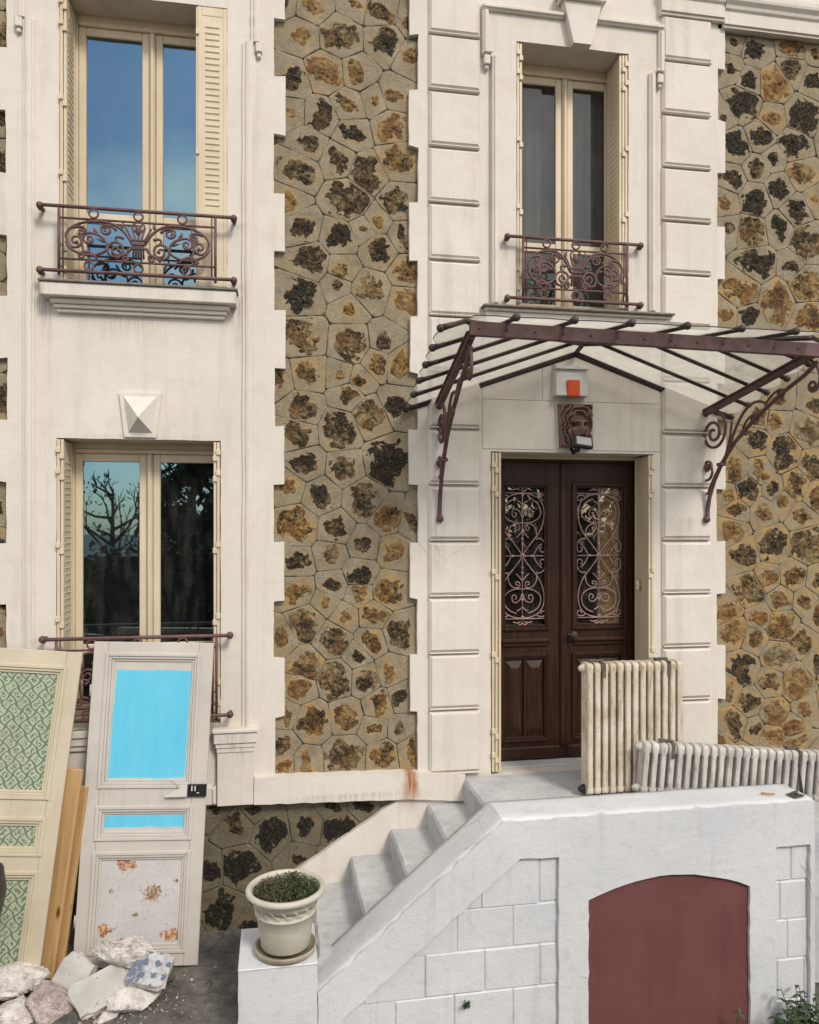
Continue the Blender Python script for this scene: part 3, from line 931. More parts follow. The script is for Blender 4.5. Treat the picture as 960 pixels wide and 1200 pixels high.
# pedestals under the beads of the left bay
for (x0, x1) in ((-0.432, -0.168), (-1.79, -1.535)):
    m = MB()
    m.box(x0 - 0.035, x1 + 0.035, -0.092, 0.02, 1.500, 1.530, 0.006)
    m.box(x0 - 0.024, x1 + 0.024, -0.078, 0.02, 1.420, 1.4995, 0.006)
    m.box(x0 - 0.012, x1 + 0.012, -0.066, 0.02, 1.385, 1.4195, 0.005)
    m.box(x0 - 0.004, x1 + 0.004, -0.058, 0.02, 1.350, 1.3845, 0.004)
    m.box(x0, x1, -0.050, 0.02, 0.955, 1.3495, 0.004)
    m.box(x0 - 0.05, x0 - 0.002, -0.040, 0.02, 0.957, 1.10, 0.02)
    m.build('pedestal', 'render', HOUSE)
# base ledge
led = [(-0.165, 0.955), (0.955, 0.925), (1.445, 0.885), (1.445, 1.085), (1.075, 1.125), (-0.02, 1.148), (-0.165, 1.150)]
m = MB(); m.prism(rough_loop(led, 0.06, 0.004, 9), [], -0.055, 0.09)
m.build('base_ledge', 'render', HOUSE)
m = MB(); m.box(-1.535, -0.433, -0.030, 0.02, 0.958, 1.10, 0.01); m.box(-2.3, -1.79, -0.03, 0.02, 0.958, 1.10, 0.01)
m.build('base_ledge', 'render', HOUSE)
# rendered skirting that follows the stair
sk = [(-0.10, -0.05), (1.50, -0.05), (1.50, 0.884), (0.985, 0.920), (0.93, 0.915), (0.60, 0.715), (0.228, 0.478), (0.0, 0.33), (-0.10, 0.25)]
m = MB(); m.prism(rough_loop(sk, 0.07, 0.005, 12), [], -0.022, 0.10)
m.build('skirting', 'render', HOUSE)
# plinth carcass behind the stones, the wall body and dark rooms behind the openings
m = MB()
m.box(-3.2, 1.49, 0.075, 0.30, -0.1, 0.949, 0.0)
m.box(-3.2, -1.90, 0.085, 0.30, 0.95, ZTOP, 0.0)
m.box(-0.03, 1.09, 0.085, 0.30, 0.95, ZTOP, 0.0)
m.box(3.61, 6.4, 0.085, 0.30, 0.0, 7.175, 0.0)
m.build('mortar_bed', 'mortar', HOUSE)
for (x0, x1, z0, z1) in list(WINDOWS.values()) + [DOOR]:
    m = MB()
    a, b, c, d, y0, y1 = x0 - 0.5, x1 + 0.5, z0 - 0.4, z1 + 0.3, REV + 0.021, 2.6
    vs = [(a, y0, c), (b, y0, c), (b, y1, c), (a, y1, c), (a, y0, d), (b, y0, d), (b, y1, d), (a, y1, d)]
    m.add(vs, [(0, 1, 2, 3), (7, 6, 5, 4), (0, 3, 7, 4), (1, 5, 6, 2), (3, 2, 6, 7)])
    e = 0.0
    m.build('room', 'room', HOUSE)
m = MB(); m.box(-3.2, 6.4, 0.302, 0.318, ZTOP - 0.3, ZTOP, 0); m.build('wall', 'render', HOUSE)

# ------------------------------------------------------------------ millstone panels
MID_STONES = """0.27,6.99,0.067,0.054,y 0.60,7.05,0.055,0.027,o 0.79,7.02,0.112,0.069,b 0.19,6.76,0.067,0.068,y 0.48,6.78,0.137,0.110,b 0.83,6.79,0.097,0.125,d 1.03,6.69,0.050,0.055,o 0.11,6.42,0.107,0.076,d 0.37,6.50,0.123,0.114,o 0.61,6.52,0.056,0.097,o 0.90,6.37,0.079,0.039,o 0.75,6.32,0.034,0.041,o 0.34,6.16,0.060,0.109,d 0.54,6.26,0.096,0.060,o 0.57,6.05,0.097,0.060,D 0.88,6.12,0.099,0.089,y 0.10,6.17,0.038,0.038,o 0.24,5.94,0.075,0.076,d 0.16,5.73,0.162,0.081,b 0.47,5.83,0.069,0.104,d 0.68,5.75,0.106,0.132,d 0.93,5.88,0.127,0.097,o 0.54,5.54,0.165,0.137,d 0.93,5.54,0.099,0.097,d 0.08,5.49,0.075,0.068,y 0.77,5.39,0.042,0.049,y 0.19,5.30,0.086,0.076,d 0.47,5.24,0.088,0.096,D 0.79,5.16,0.078,0.105,d 0.97,5.28,0.040,0.097,d 0.66,5.32,0.028,0.039,o 0.26,5.04,0.114,0.095,d 0.49,5.00,0.049,0.060,o 1.00,5.01,0.085,0.097,o 0.18,4.78,0.129,0.108,D 0.72,4.85,0.100,0.105,b 0.45,4.88,0.033,0.043,d 0.55,4.69,0.039,0.043,r 0.99,4.77,0.085,0.098,y 0.20,4.46,0.135,0.136,b 0.56,4.43,0.110,0.137,b 0.82,4.46,0.056,0.055,d 0.23,4.19,0.095,0.076,o 0.77,4.29,0.056,0.077,o 0.94,4.28,0.056,0.111,r 0.49,4.18,0.038,0.038,o 0.63,4.15,0.038,0.039,r 0.01,4.15,0.040,0.081,o 0.54,4.03,0.069,0.068,b 0.20,3.91,0.103,0.087,b 0.91,3.96,0.098,0.070,D 0.72,3.87,0.133,0.110,b 0.48,3.76,0.115,0.151,d 0.16,3.73,0.080,0.108,b 0.85,3.53,0.168,0.166,D 0.22,3.50,0.094,0.076,d 0.52,3.47,0.096,0.076,b 0.09,3.32,0.066,0.054,o 0.33,3.25,0.086,0.087,d 0.67,3.23,0.106,0.124,b 0.15,3.02,0.130,0.122,r 0.85,3.09,0.089,0.083,o 0.44,3.00,0.076,0.082,d 1.04,3.05,0.040,0.097,b 0.66,2.88,0.061,0.060,d 0.91,2.83,0.062,0.097,y 0.14,2.74,0.086,0.068,d 0.41,2.80,0.060,0.071,b 0.63,2.65,0.097,0.069,D 0.43,2.57,0.068,0.055,d 0.14,2.53,0.121,0.068,o 0.63,2.50,0.055,0.069,y 0.86,2.52,0.118,0.097,s 0.22,2.28,0.094,0.122,b 0.37,2.44,0.033,0.041,y 0.52,2.32,0.060,0.041,o 0.74,2.33,0.089,0.061,o 0.42,2.15,0.123,0.104,b 0.72,2.13,0.061,0.088,r 0.94,2.20,0.079,0.125,b 0.61,2.02,0.044,0.055,d 0.03,2.17,0.048,0.094,o 0.22,1.96,0.102,0.108,o 0.45,1.85,0.115,0.137,b 0.67,1.84,0.089,0.083,b 0.86,1.89,0.042,0.061,y 0.17,1.79,0.086,0.081,y 0.06,1.60,0.040,0.081,o 0.27,1.53,0.114,0.122,r 0.52,1.56,0.082,0.088,o 0.79,1.63,0.069,0.096,r 0.95,1.68,0.057,0.070,d 0.75,1.46,0.062,0.033,r 0.95,1.45,0.042,0.050,b 0.04,1.36,0.066,0.059,b 0.52,1.24,0.165,0.115,b 0.81,1.23,0.083,0.097,r 1.04,1.26,0.040,0.098,r 0.04,1.20,0.074,0.048,o 0.22,1.21,0.040,0.082,o"""
RIGHT_STONES = """3.80,7.11,0.040,0.036,d 3.77,6.89,0.066,0.066,D 4.01,7.05,0.117,0.085,D 4.36,7.12,0.136,0.055,o 4.57,7.10,0.051,0.046,o 3.95,6.80,0.073,0.066,D 4.18,6.80,0.128,0.137,y 4.36,6.94,0.108,0.085,d 4.55,6.85,0.085,0.076,D 3.89,6.60,0.150,0.120,D 4.17,6.50,0.074,0.067,y 4.45,6.54,0.144,0.168,D 3.70,6.47,0.026,0.036,d 4.05,6.33,0.100,0.091,D 3.82,6.23,0.106,0.120,D 4.37,6.29,0.136,0.116,D 3.79,5.96,0.086,0.066,d 4.01,6.06,0.066,0.075,d 4.17,6.16,0.041,0.055,d 4.44,6.05,0.130,0.068,o 4.23,5.90,0.085,0.092,D 4.57,5.84,0.041,0.046,y 4.00,5.80,0.120,0.121,D 3.73,5.75,0.065,0.060,o 4.39,5.73,0.088,0.116,D 3.77,5.54,0.047,0.045,d 3.96,5.51,0.126,0.136,b 4.23,5.56,0.068,0.107,D 4.49,5.46,0.189,0.138,b 4.01,5.26,0.184,0.105,D 4.34,5.26,0.068,0.043,d 4.49,5.10,0.144,0.137,o 3.87,5.02,0.200,0.105,s 4.20,4.95,0.135,0.137,o 3.73,4.81,0.065,0.090,o 3.94,4.80,0.087,0.075,D 4.52,4.82,0.110,0.122,s 4.20,4.10,0.084,0.037,o 4.57,4.07,0.068,0.062,b 4.03,3.95,0.084,0.066,o 4.20,3.92,0.060,0.067,y 4.49,3.85,0.144,0.107,w 4.00,3.75,0.107,0.085,d 4.27,3.65,0.129,0.167,d 4.55,3.55,0.110,0.098,b 3.81,3.50,0.079,0.097,o 4.05,3.49,0.060,0.096,o 3.93,3.33,0.093,0.097,d 4.17,3.34,0.054,0.060,d 4.39,3.38,0.095,0.107,b 4.58,3.29,0.048,0.107,o 4.26,3.23,0.054,0.049,o 3.82,3.16,0.092,0.045,b 4.08,3.15,0.074,0.067,y 4.44,3.10,0.085,0.055,o 3.75,3.29,0.066,0.045,y 3.78,2.99,0.105,0.084,y 4.17,2.86,0.128,0.121,d 4.49,2.87,0.172,0.137,b 3.89,2.78,0.107,0.091,b 3.96,2.48,0.140,0.115,b 4.12,2.58,0.084,0.076,o 4.36,2.60,0.108,0.085,o 4.59,2.56,0.041,0.092,b 4.24,2.40,0.084,0.066,o 3.75,2.30,0.105,0.090,y 4.47,2.38,0.075,0.055,b 4.03,2.25,0.101,0.054,y 4.59,2.26,0.041,0.123,o 4.25,2.17,0.153,0.121,s 4.00,2.07,0.073,0.061,o 3.80,2.15,0.133,0.090,y 4.45,2.03,0.096,0.085,b 4.22,1.92,0.153,0.091,w 3.88,1.81,0.100,0.126,d 4.15,1.69,0.108,0.067,b 4.40,1.68,0.136,0.147,y 4.59,1.83,0.034,0.122,d 3.77,1.64,0.040,0.090,o 3.94,1.53,0.094,0.085,b 4.47,1.45,0.075,0.055,y 4.18,1.42,0.108,0.121,y 3.80,1.36,0.066,0.135,b 4.00,1.30,0.050,0.045,b 4.37,1.30,0.119,0.076,y 4.15,1.24,0.135,0.061,y 4.40,1.18,0.119,0.045,y"""
PLINTH_STONES = """-0.30,0.77,0.067,0.106,b -0.04,0.70,0.106,0.124,D 0.22,0.74,0.060,0.091,D 0.48,0.70,0.131,0.099,D -0.26,0.47,0.126,0.102,D -0.16,0.89,0.053,0.043,b 0.42,0.89,0.076,0.039,d 0.15,0.50,0.053,0.039,d -0.45,0.90,0.031,0.043,b 0.66,0.87,0.088,0.044,D -0.42,0.15,0.103,0.148,D"""

HUES = {'D': (0.16, 0.22), 'd': (0.36, 0.35), 'b': (0.54, 0.50), 'o': (0.68, 0.68), 'y': (0.88, 0.72), 'r': (0.55, 1.0), 's': (0.62, 0.85), 'w': (0.90, 0.15)}

def parse(t):
    o = []
    for w in t.split():
        a = w.split(',')
        o.append((float(a[0]), float(a[1]), max(0.035, float(a[2]) * 1.04), max(0.035, float(a[3]) * 1.04), a[4]))
    return o

def fill(sites, x0, x1, z0, z1, gap, codes, rng):
    """further stones where the list above ends"""
    for _ in range(2500):
        x, z = rng.uniform(x0, x1), rng.uniform(z0, z1)
        if all((x - s[0]) ** 2 + (z - s[1]) ** 2 > gap * gap for s in sites):
            r = rng.uniform(0.05, 0.13)
            sites.append((x, z, r, r * rng.uniform(0.7, 1.2), rng.choice(codes)))
    return sites

def voronoi(i, sites, R):
    poly = [(R[0], R[2]), (R[1], R[2]), (R[1], R[3]), (R[0], R[3])]
    x, z = sites[i][0], sites[i][1]
    for j, s in enumerate(sites):
        if j == i:
            continue
        dx, dz = s[0] - x, s[1] - z
        d2 = dx * dx + dz * dz
        if d2 > 1.2:
            continue
        wgt = 0.5 + 0.12 * (sites[i][2] + sites[i][3] - s[2] - s[3]) / math.sqrt(d2)
        wgt = max(0.3, min(0.7, wgt))
        mx, mz = x + dx * wgt, z + dz * wgt
        new = []
        for k in range(len(poly)):
            a, b = poly[k], poly[(k + 1) % len(poly)]
            da = (a[0] - mx) * dx + (a[1] - mz) * dz
            db = (b[0] - mx) * dx + (b[1] - mz) * dz
            if da <= 0:
                new.append(a)
            if (da < 0) != (db < 0) and abs(da - db) > 1e-12:
                t = da / (da - db)
                new.append((a[0] + (b[0] - a[0]) * t, a[1] + (b[1] - a[1]) * t))
        poly = new
        if len(poly) < 3:
            return None
    return poly

def make_stones(panel, sites, R, yf, stain_fn, rings=15, segs=44, keep=None, mat='stone'):
    for i, s in enumerate(sites):
        poly = voronoi(i, sites, R)
        if not poly:
            continue
        if keep and not keep(s):
            continue
        cx, cz = sum(p[0] for p in poly) / len(poly), sum(p[1] for p in poly) / len(poly)
        cx, cz = (cx + s[0]) / 2, (cz + s[1]) / 2
        lite, hue = HUES[s[4]]
        seed = i * 7.31 + R[0] * 3
        # ray-cast boundary
        bnd = []
        for q in range(segs):
            a = 2 * math.pi * q / segs
            dx, dz = math.cos(a), math.sin(a)
            best = 9
            for k in range(len(poly)):
                (ax, az), (bx, bz) = poly[k], poly[(k + 1) % len(poly)]
                ex, ez = bx - ax, bz - az
                den = dx * ez - dz * ex
                if abs(den) < 1e-9:
                    continue
                t = ((ax - cx) * ez - (az - cz) * ex) / den
                u = ((ax - cx) * dz - (az - cz) * dx) / den
                if t > 0 and -1e-6 <= u <= 1 + 1e-6:
                    best = min(best, t)
            wob = 0.005 * noise.noise(Vector((cx + dx * best, cz + dz * best, 0)) * 9)
            bnd.append(max(0.02, best - 0.0010 + wob))
        base = 0.004 * noise.noise(Vector((seed, 1, 2)))
        vs, cols = [], []
        st = stain_fn(s)
        ro = (RNG.uniform(-0.4, 0.4))
        cr, sr = math.cos(ro), math.sin(ro)
        def vert(x, z, edge):
            dx, dz = x - s[0], z - s[1]
            dx, dz = dx * cr + dz * sr, -dx * sr + dz * cr
            d = math.hypot(dx / s[2], dz / s[3])
            p = Vector((x * 11 + seed, z * 11, seed * 0.3))
            val = 1.0 - d + 0.62 * noise.noise(p) + 0.40 * noise.noise(p * 2.6) + 0.2 * noise.noise(p * 6.0)
            core = sstep(-0.05, 0.22, val) * (1.0 if edge < 0.86 else max(0, (1 - edge) / 0.14))
            f = fbm(p * 3.0, 4)
            h = 0.010 + base + 0.006 * noise.noise(p * 0.5) + 0.003 * noise.noise(p * 1.3) + core * (0.002 + 0.015 * f)
            if edge > 0.999:
                h = 0.002
            elif edge > 0.98:
                h -= 0.0015
            vs.append((x, yf - h, z))
            cols.append((core, max(0, min(1, lite + 0.12 * f)), max(0, min(1, hue + 0.3 * noise.noise(p * 0.7))), min(1.0, st * 0.45 + (0.35 + st * 0.6) * sstep(-0.75, 0.15, val))))
        vert(cx, cz, 0)
        radii = [(k + 1) / (rings - 2) * 0.965 for k in range(rings - 2)] + [0.988, 1.0]
        for e in radii:
            for q in range(segs):
                a = 2 * math.pi * q / segs
                vert(cx + math.cos(a) * bnd[q] * e, cz + math.sin(a) * bnd[q] * e, e)
        fs = [(0, 1 + q, 1 + (q + 1) % segs) for q in range(segs)]
        for k in range(len(radii) - 1):
            for q in range(segs):
                a, b = 1 + k * segs + q, 1 + k * segs + (q + 1) % segs
                fs.append((a, a + segs, b + segs, b))
        me = bpy.data.meshes.new('stone')
        me.from_pydata(vs, [], [f if len(f) == 3 else f for f in fs])
        me.materials.append(MAT[mat])
        ca = me.color_attributes.new('stone', 'FLOAT_COLOR', 'POINT')
        ca.data.foreach_set('color', [c for v in cols for c in v])
        me.polygons.foreach_set('use_smooth', [True] * len(fs))
        me.update()
        link('stone', me, panel)

def panel_bed(x0, x1, z0, z1, y):
    m = MB(); m.box(x0, x1, y + 0.006, y + 0.03, z0, z1, 0)
    return m.build('stone_panel', 'mortar', HOUSE)

r = random.Random(4)
mid = fill(parse(MID_STONES), -0.03, 1.09, 6.95, 8.1, 0.24, 'dbob', r)
make_stones(panel_bed(-0.03, 1.09, 1.12, 8.1, 0.05), mid, (-0.03, 1.09, 1.10, 8.1), 0.05, lambda s: 0.55 if s[4] in 'rsoy' and s[1] < 5.2 else (0.35 if s[4] in 'oy' else 0.08))
right = fill(parse(RIGHT_STONES), 3.62, 4.62, 0.85, 1.2, 0.2, 'yob', r)
right = fill(right, 4.62, 6.0, 0.85, 7.2, 0.27, 'Ddboy', r)
make_stones(panel_bed(3.61, 6.0, 0.85, 7.178, 0.05), right, (3.61, 6.0, 0.85, 7.178), 0.05,
            lambda s: min(1.0, 0.25 + 0.9 * sstep(4.4, 2.8, s[1])) if s[1] < 4.6 else (0.5 if s[4] in 'oys' else 0.0), keep=lambda s: s[0] < 5.9)
pl = fill(parse(PLINTH_STONES), -2.8, 1.2, -0.05, 0.95, 0.25, 'Ddb', r)
make_stones(panel_bed(-2.8, 1.2, -0.08, 0.947, 0.035), pl, (-2.8, 1.2, -0.08, 0.947), 0.035, lambda s: 0.0, mat='damp_shaded_stone')
lf = fill([], -2.6, -1.89, 1.12, 8.1, 0.27, 'ddbob', r)
make_stones(panel_bed(-2.6, -1.89, 1.12, 8.1, 0.05), lf, (-2.6, -1.89, 1.12, 8.1), 0.05, lambda s: 0.2, 11, 28)

# ------------------------------------------------------------------ windows
def casement(key, glass_z, frame_x, cx, split=None, added_curtain=False):
    x0, x1, z0, z1 = WINDOWS[key]
    fx0, fx1 = frame_x
    y = 0.255
    m = MB()
    zt = glass_z[1] + 0.095
    m.box(x0 - 0.02, fx0, y, y + 0.07, z0 - 0.02, z1 + 0.02); m.box(fx1, x1 + 0.02, y, y + 0.07, z0 - 0.02, z1 + 0.02)
    m.box(fx0, fx1, y - 0.001, y + 0.069, zt, z1 + 0.02, 0.004)
    m.box(fx0, fx1, y - 0.015, y + 0.068, zt - 0.032, zt - 0.0005, 0.006)
    m.box(fx0, fx1, y - 0.012, y + 0.067, z0 - 0.02, z0 + 0.035, 0.006)
    root = m.build('window', 'cream', HOUSE)
    for s in (0, 1):
        a, b = (fx0, cx - 0.022) if s == 0 else (cx + 0.022, fx1)
        st = 0.055
        m = MB()
        zb, zu = z0 + 0.036, zt - 0.033
        m.box(a + 0.001, a + st, y + 0.006, y + 0.05, zb, zu, 0.006); m.box(b - st, b - 0.001, y + 0.0062, y + 0.05, zb, zu, 0.006)
        m.box(a + st, b - st, y + 0.007, y + 0.049, glass_z[1], zu, 0.006); m.box(a + st, b - st, y + 0.007, y + 0.049, zb, glass_z[0], 0.006)
        panes = [(glass_z[0], glass_z[1])]
        if split:
            m.box(a + st, b - st, y + 0.008, y + 0.048, split - 0.045, split + 0.03, 0.006)
            panes = [(glass_z[0], split - 0.045), (split + 0.03, glass_z[1])]
        m.build('casement', 'cream', root)
        for (p, q) in panes:
            g = MB(); g.box(a + st - 0.006, b - st + 0.006, y + 0.026, y + 0.031, p - 0.006, q + 0.006)
            g.build('pane', 'dusty_glass' if added_curtain else 'window_glass', root)
    m = MB()
    m.box(cx - 0.0215, cx + 0.0215, y - 0.012, y + 0.05, z0 + 0.036, zt - 0.033, 0.007)
    m.box(cx - 0.012, cx + 0.012, y - 0.022, y - 0.0125, z0 + 0.05, zt - 0.05, 0.005)
    m.build('mullion', 'cream', root)
    if added_curtain:  # added sheet; its grey stands in for grey sky mirrored in the panes
        m = MB()
        n = 60
        vs = [(x0 - 0.05 + (x1 - x0 + 0.1) * i / n, y + 0.16 + 0.02 * math.sin(i * 1.1) + 0.008 * math.sin(i * 2.7), z) for i in range(n + 1) for z in (z0, z1)]
        m.add(vs, [(2 * i, 2 * i + 2, 2 * i + 3, 2 * i + 1) for i in range(n)], 0, True)
        m.build('added_net_curtain', 'added_curtain', root)
    return root
casement('UL', (4.87, 6.725), (-1.470, -0.425), -0.935, 5.36)
casement('UR', (4.88, 6.715), (1.955, 2.80), 2.382, 5.36, True)
casement('LL', (1.68, 3.51), (-1.495, -0.425), -0.955, 2.10)

# ------------------------------------------------------------------ folding metal shutters
def shutter(x, side, z0, z1, leaves=2, louvre=True, ya=-0.012, yb=0.235, gap=0.024):
    """leaves stand edge-on in the reveal; side=+1: against a left jamb, -1: against a right jamb"""
    root = None
    for k in range(leaves):
        xc = x + side * (0.016 + gap * k)
        m = MB()
        m.box(xc - 0.007, xc + 0.007, ya + 0.004 * k, yb, z0, z1, 0.003)
        m.box(xc - 0.010, xc + 0.010, ya + 0.004 * k - 0.002, ya + 0.022 + 0.004 * k, z0 - 0.004, z1 + 0.004, 0.003)
        m.box(xc - 0.010, xc + 0.010, yb - 0.022, yb + 0.002, z0 - 0.004, z1 + 0.004, 0.003)
        if root is None:
            root = m.build('shutter', 'cream', HOUSE)
        else:
            m.build('leaf', 'cream', root)
    H = z1 - z0
    me = None
    for f in (0.045, 0.12, 0.36, 0.62, 0.88, 0.955):
        m = MB()
        zc = z0 + H * f
        m.box(x + side * 0.016 - 0.015, x + side * 0.016 + 0.015, ya - 0.016, ya + 0.006, zc, zc + 0.04, 0.003)
        m.box(x + side * (0.016 + gap) - 0.015, x + side * (0.016 + gap) + 0.015, ya - 0.012, ya + 0.008, zc - 0.045, zc - 0.004, 0.003)
        m.build('hinge', 'cream', root)
    if louvre:
        xf = x + side * (0.016 + gap * (leaves - 1)) + side * 0.007
        sm = MB()
        sm.box(-0.004, 0.004, -0.075, 0.075, -0.007, 0.007, 0.0035)
        me = sm.mesh('slat', 'cream')
        n = int((H - 0.75) / 0.045)
        for i in range(n):
            link('slat', me, root, None, (xf, (ya + yb) / 2, z1 - 0.16 - 0.045 * i), (0, side * 0.5, 0))
    return root
W = WINDOWS
shutter(W['UL'][0], 1, 4.79, 6.86, 2)
shutter(W['LL'][0], 1, 1.60, 3.64, 2)
shutter(W['LL'][1], -1, 1.60, 3.64, 2, False)
shutter(W['UR'][0], 1, 4.80, 6.855, 2, False)
shutter(W['UR'][1], -1, 4.80, 6.855, 3)
shutter(DOOR[0], 1, 1.085, 3.60, 3, False, gap=0.028)
shutter(DOOR[1], -1, 1.085, 3.60, 2, False)
# right shutter of the upper left window: its last leaf swung half across the opening
xr = W['UL'][1]
m = MB()
m.box(xr - 0.205, xr - 0.003, 0.000, 0.014, 4.80, 6.865, 0.003)
m.box(xr - 0.212, xr - 0.185, -0.004, 0.018, 4.796, 6.868, 0.004); m.box(xr - 0.028, xr - 0.001, -0.004, 0.018, 4.796, 6.868, 0.004)
m.box(xr - 0.184, xr - 0.029, -0.003, 0.016, 6.80, 6.867, 0.004); m.box(xr - 0.184, xr - 0.029, -0.003, 0.016, 4.797, 4.95, 0.004)
root = m.build('shutter', 'cream', HOUSE)
m = MB(); m.box(xr - 0.226, xr - 0.212, 0.0, 0.21, 4.80, 6.862, 0.003); m.build('leaf', 'cream', root)
for f in (0.08, 0.47, 0.9):
    m = MB(); m.box(xr - 0.226, xr - 0.200, -0.014, 0.004, 4.8 + 2.06 * f, 4.845 + 2.06 * f, 0.003); m.build('hinge', 'cream', root)
sm = MB(); sm.box(-0.052, 0.052, -0.005, 0.004, -0.007, 0.007, 0.0035)
me = sm.mesh('slat', 'cream')
for i in range(30):
    link('slat', me, root, None, (xr - 0.107, -0.0015, 6.72 - 0.0455 * i), (0.45, 0, 0))

# ------------------------------------------------------------------ window railings
def railing(x0, x1, z0, z1, y=-0.10, ext=0.13):
    """cast panel between two long rails whose knobbed ends are let into the wall"""
    root = None
    for i, (z, r, e) in enumerate(((z1, 0.0135, ext), (z0, 0.0135, ext), (z1 - 0.082, 0.008, 0.0), (z0 + 0.085, 0.008, 0.0))):
        m = MB()
        if e:
            m.tube([(x0 - e, 0.01, z), (x0 - e, y + 0.03, z), (x0 - e + 0.02, y, z), (x1 + e - 0.02, y, z), (x1 + e, y + 0.03, z), (x1 + e, 0.01, z)], r, 8)
            for xx in (x0 - e, x1 + e):
                m.ball((xx, y + 0.012, z), 0.026, 8)
                m.ball((xx, y + 0.03, z - 0.012), 0.02, 8)
        else:
            m.tube([(x0, y, z), (x1, y, z)], r, 6)
        if root is None:
            root = m.build('window_railing', 'iron', HOUSE)
        else:
            m.build('rail', 'iron', root)
    for x in (x0, x0 + 0.026, x1 - 0.026, x1):
        m = MB(); m.tube([(x, y + (0.002 if x in (x0, x1) else 0.004), z0 - 0.03 * (x in (x0, x1))), (x, y, z1)], 0.0105 if x in (x0, x1) else 0.006, 6); m.build('post', 'iron', root)
    cx, cz = (x0 + x1) / 2, (z0 + z1) / 2 + 0.002
    w = (x1 - x0) / 2 - 0.03
    h = (z1 - z0) / 2 - 0.09
    T = lambda pts: [(cx + a, y, cz + b) for a, b in pts]
    for (zz, offs) in ((z1 - 0.041, (-w * 0.60, 0, w * 0.60)), (z0 + 0.042, (-w * 0.66, 0, w * 0.66))):
        for a in offs:
            m = MB(); m.tube([(cx + a + 0.031 * math.cos(q * math.pi / 9), y - 0.004, zz + 0.031 * math.sin(q * math.pi / 9)) for q in range(18)], 0.0075, 6, True)
            m.build('ring', 'iron', root)
    # middle sheaf
    m = MB()
    for q in range(-2, 3):
        m.tube(T([(q * 0.018, -h * 0.85), (q * 0.016, -h * 0.2), (q * 0.022, h * 0.15), (q * 0.045, h * 0.75)]), 0.0075, 6)
    for zz in (-h * 0.12, h * 0.10, -h * 0.34):
        m.box(cx - 0.052, cx + 0.052, y - 0.012, y + 0.008, cz + zz - 0.006, cz + zz + 0.006, 0.003)
    m.ball((cx, y - 0.006, cz + h * 0.62), 0.026, 8, 0, (0.8, 0.5, 1.5))
    m.tube(T(bez((0.02, h * .55), (0.05, h * .7), (0.05, h * .9), (0.02, h))), 0.007, 6); m.tube(T(bez((-0.02, h * .55), (-0.05, h * .7), (-0.05, h * .9), (-0.02, h))), 0.007, 6)
    m.build('sheaf', 'iron', root)
    for s in (-1, 1):
        S = lambda pts: T([(s * a, b) for a, b in pts])
        curves = [
            bez((0.045, -h * .1), (0.10, h * .75), (w * .35, h * 1.05), (w * .62, h * .95)) + bez((w * .62, h * .95), (w * .90, h * .82), (w * 1.02, h * .25), (w * .95, -h * .1))[1:] + spiral(w * .95 - 0.055, -h * .1, 0.055, 0.012, 0.0, -1.35)[1:],
            bez((w * .97, -h * .15), (w * .93, -h * .75), (w * .62, -h * 1.05), (w * .45, -h * .55)) + bez((w * .45, -h * .55), (w * .36, -h * .15), (w * .50, h * .35), (w * .66, h * .35))[1:] + spiral(w * .66, h * .35 - 0.045, 0.045, 0.01, math.pi / 2, -1.3)[1:],
            bez((0.05, -h * .3), (0.10, -h * .95), (w * .42, -h * 1.0), (w * .42, -h * .45)) + spiral(w * .42 - 0.062, -h * .45, 0.062, 0.012, 0.0, 1.5)[1:],
            bez((w * .30, h * .55), (w * .38, h * .95), (w * .52, h * .8), (w * .50, h * .55)) + spiral(w * .50 - 0.035, h * .55, 0.035, 0.01, 0.0, -1.2)[1:],
            bez((w * .70, -h * .75), (w * .80, -h * .35), (w * .72, h * .05), (w * .80, h * .45)),
            bez((w * .88, h * .55), (w * .80, h * .72), (w * .68, h * .62), (w * .72, h * .40)) + spiral(w * .72 + 0.022, h * .40, 0.022, 0.008, math.pi, 1.1, 12)[1:],
            bez((w * .30, -h * .95), (w * .22, -h * .60), (w * .12, -h * .55), (w * .14, -h * .85)) + spiral(w * .14 + 0.02, -h * .85, 0.02, 0.008, math.pi, 1.0, 12)[1:],
            bez((w * .56, -h * .95), (w * .62, -h * .55), (w * .78, -h * .55), (w * .80, -h * .85)) + spiral(w * .80 - 0.02, -h * .85, 0.02, 0.008, 0.0, -1.0, 12)[1:],
            bez((w * .20, h * .15), (w * .30, h * .35), (w * .34, h * .10), (w * .28, -h * .05)),
        ]
        for i, cv in enumerate(curves):
            m = MB(); k = len(cv)
            m.tube(S(cv), [0.0105 - 0.003 * (j / k) for j in range(k)], 6)
            if i in (0, 2):
                m.ball(S([cv[-1]])[0], 0.013, 6)
            m.build('scroll', 'iron', root)
        for (a, b, ang, L) in ((w * .80, h * .35, 2.2, .07), (w * .74, h * .05, 0.6, .06), (w * .72, -h * .2, 2.6, .06), (w * .24, h * .65, 1.9, .06), (w * .46, -h * .1, 0.4, .06), (w * .80, -h * .45, 1.2, .05), (w * .60, h * .62, -2.2, .05), (w * .16, -h * .45, 2.4, .05)):
            dx, dz = math.cos(ang) * L, math.sin(ang) * L
            m = MB()
            m.tube(S([(a, b), (a + dx * .4 - dz * .1, b + dz * .4 + dx * .1), (a + dx, b + dz)]), [0.006, 0.013, 0.002], 6, flat=0.5)
            m.build('iron_leaf', 'iron', root)
    return root
railing(-1.512, -0.440, 4.825, 5.280, -0.10, 0.13)
railing(1.906, 2.775, 4.812, 5.292, -0.085, 0.125)
railing(-1.530, -0.432, 1.640, 2.222, -0.10, 0.095)

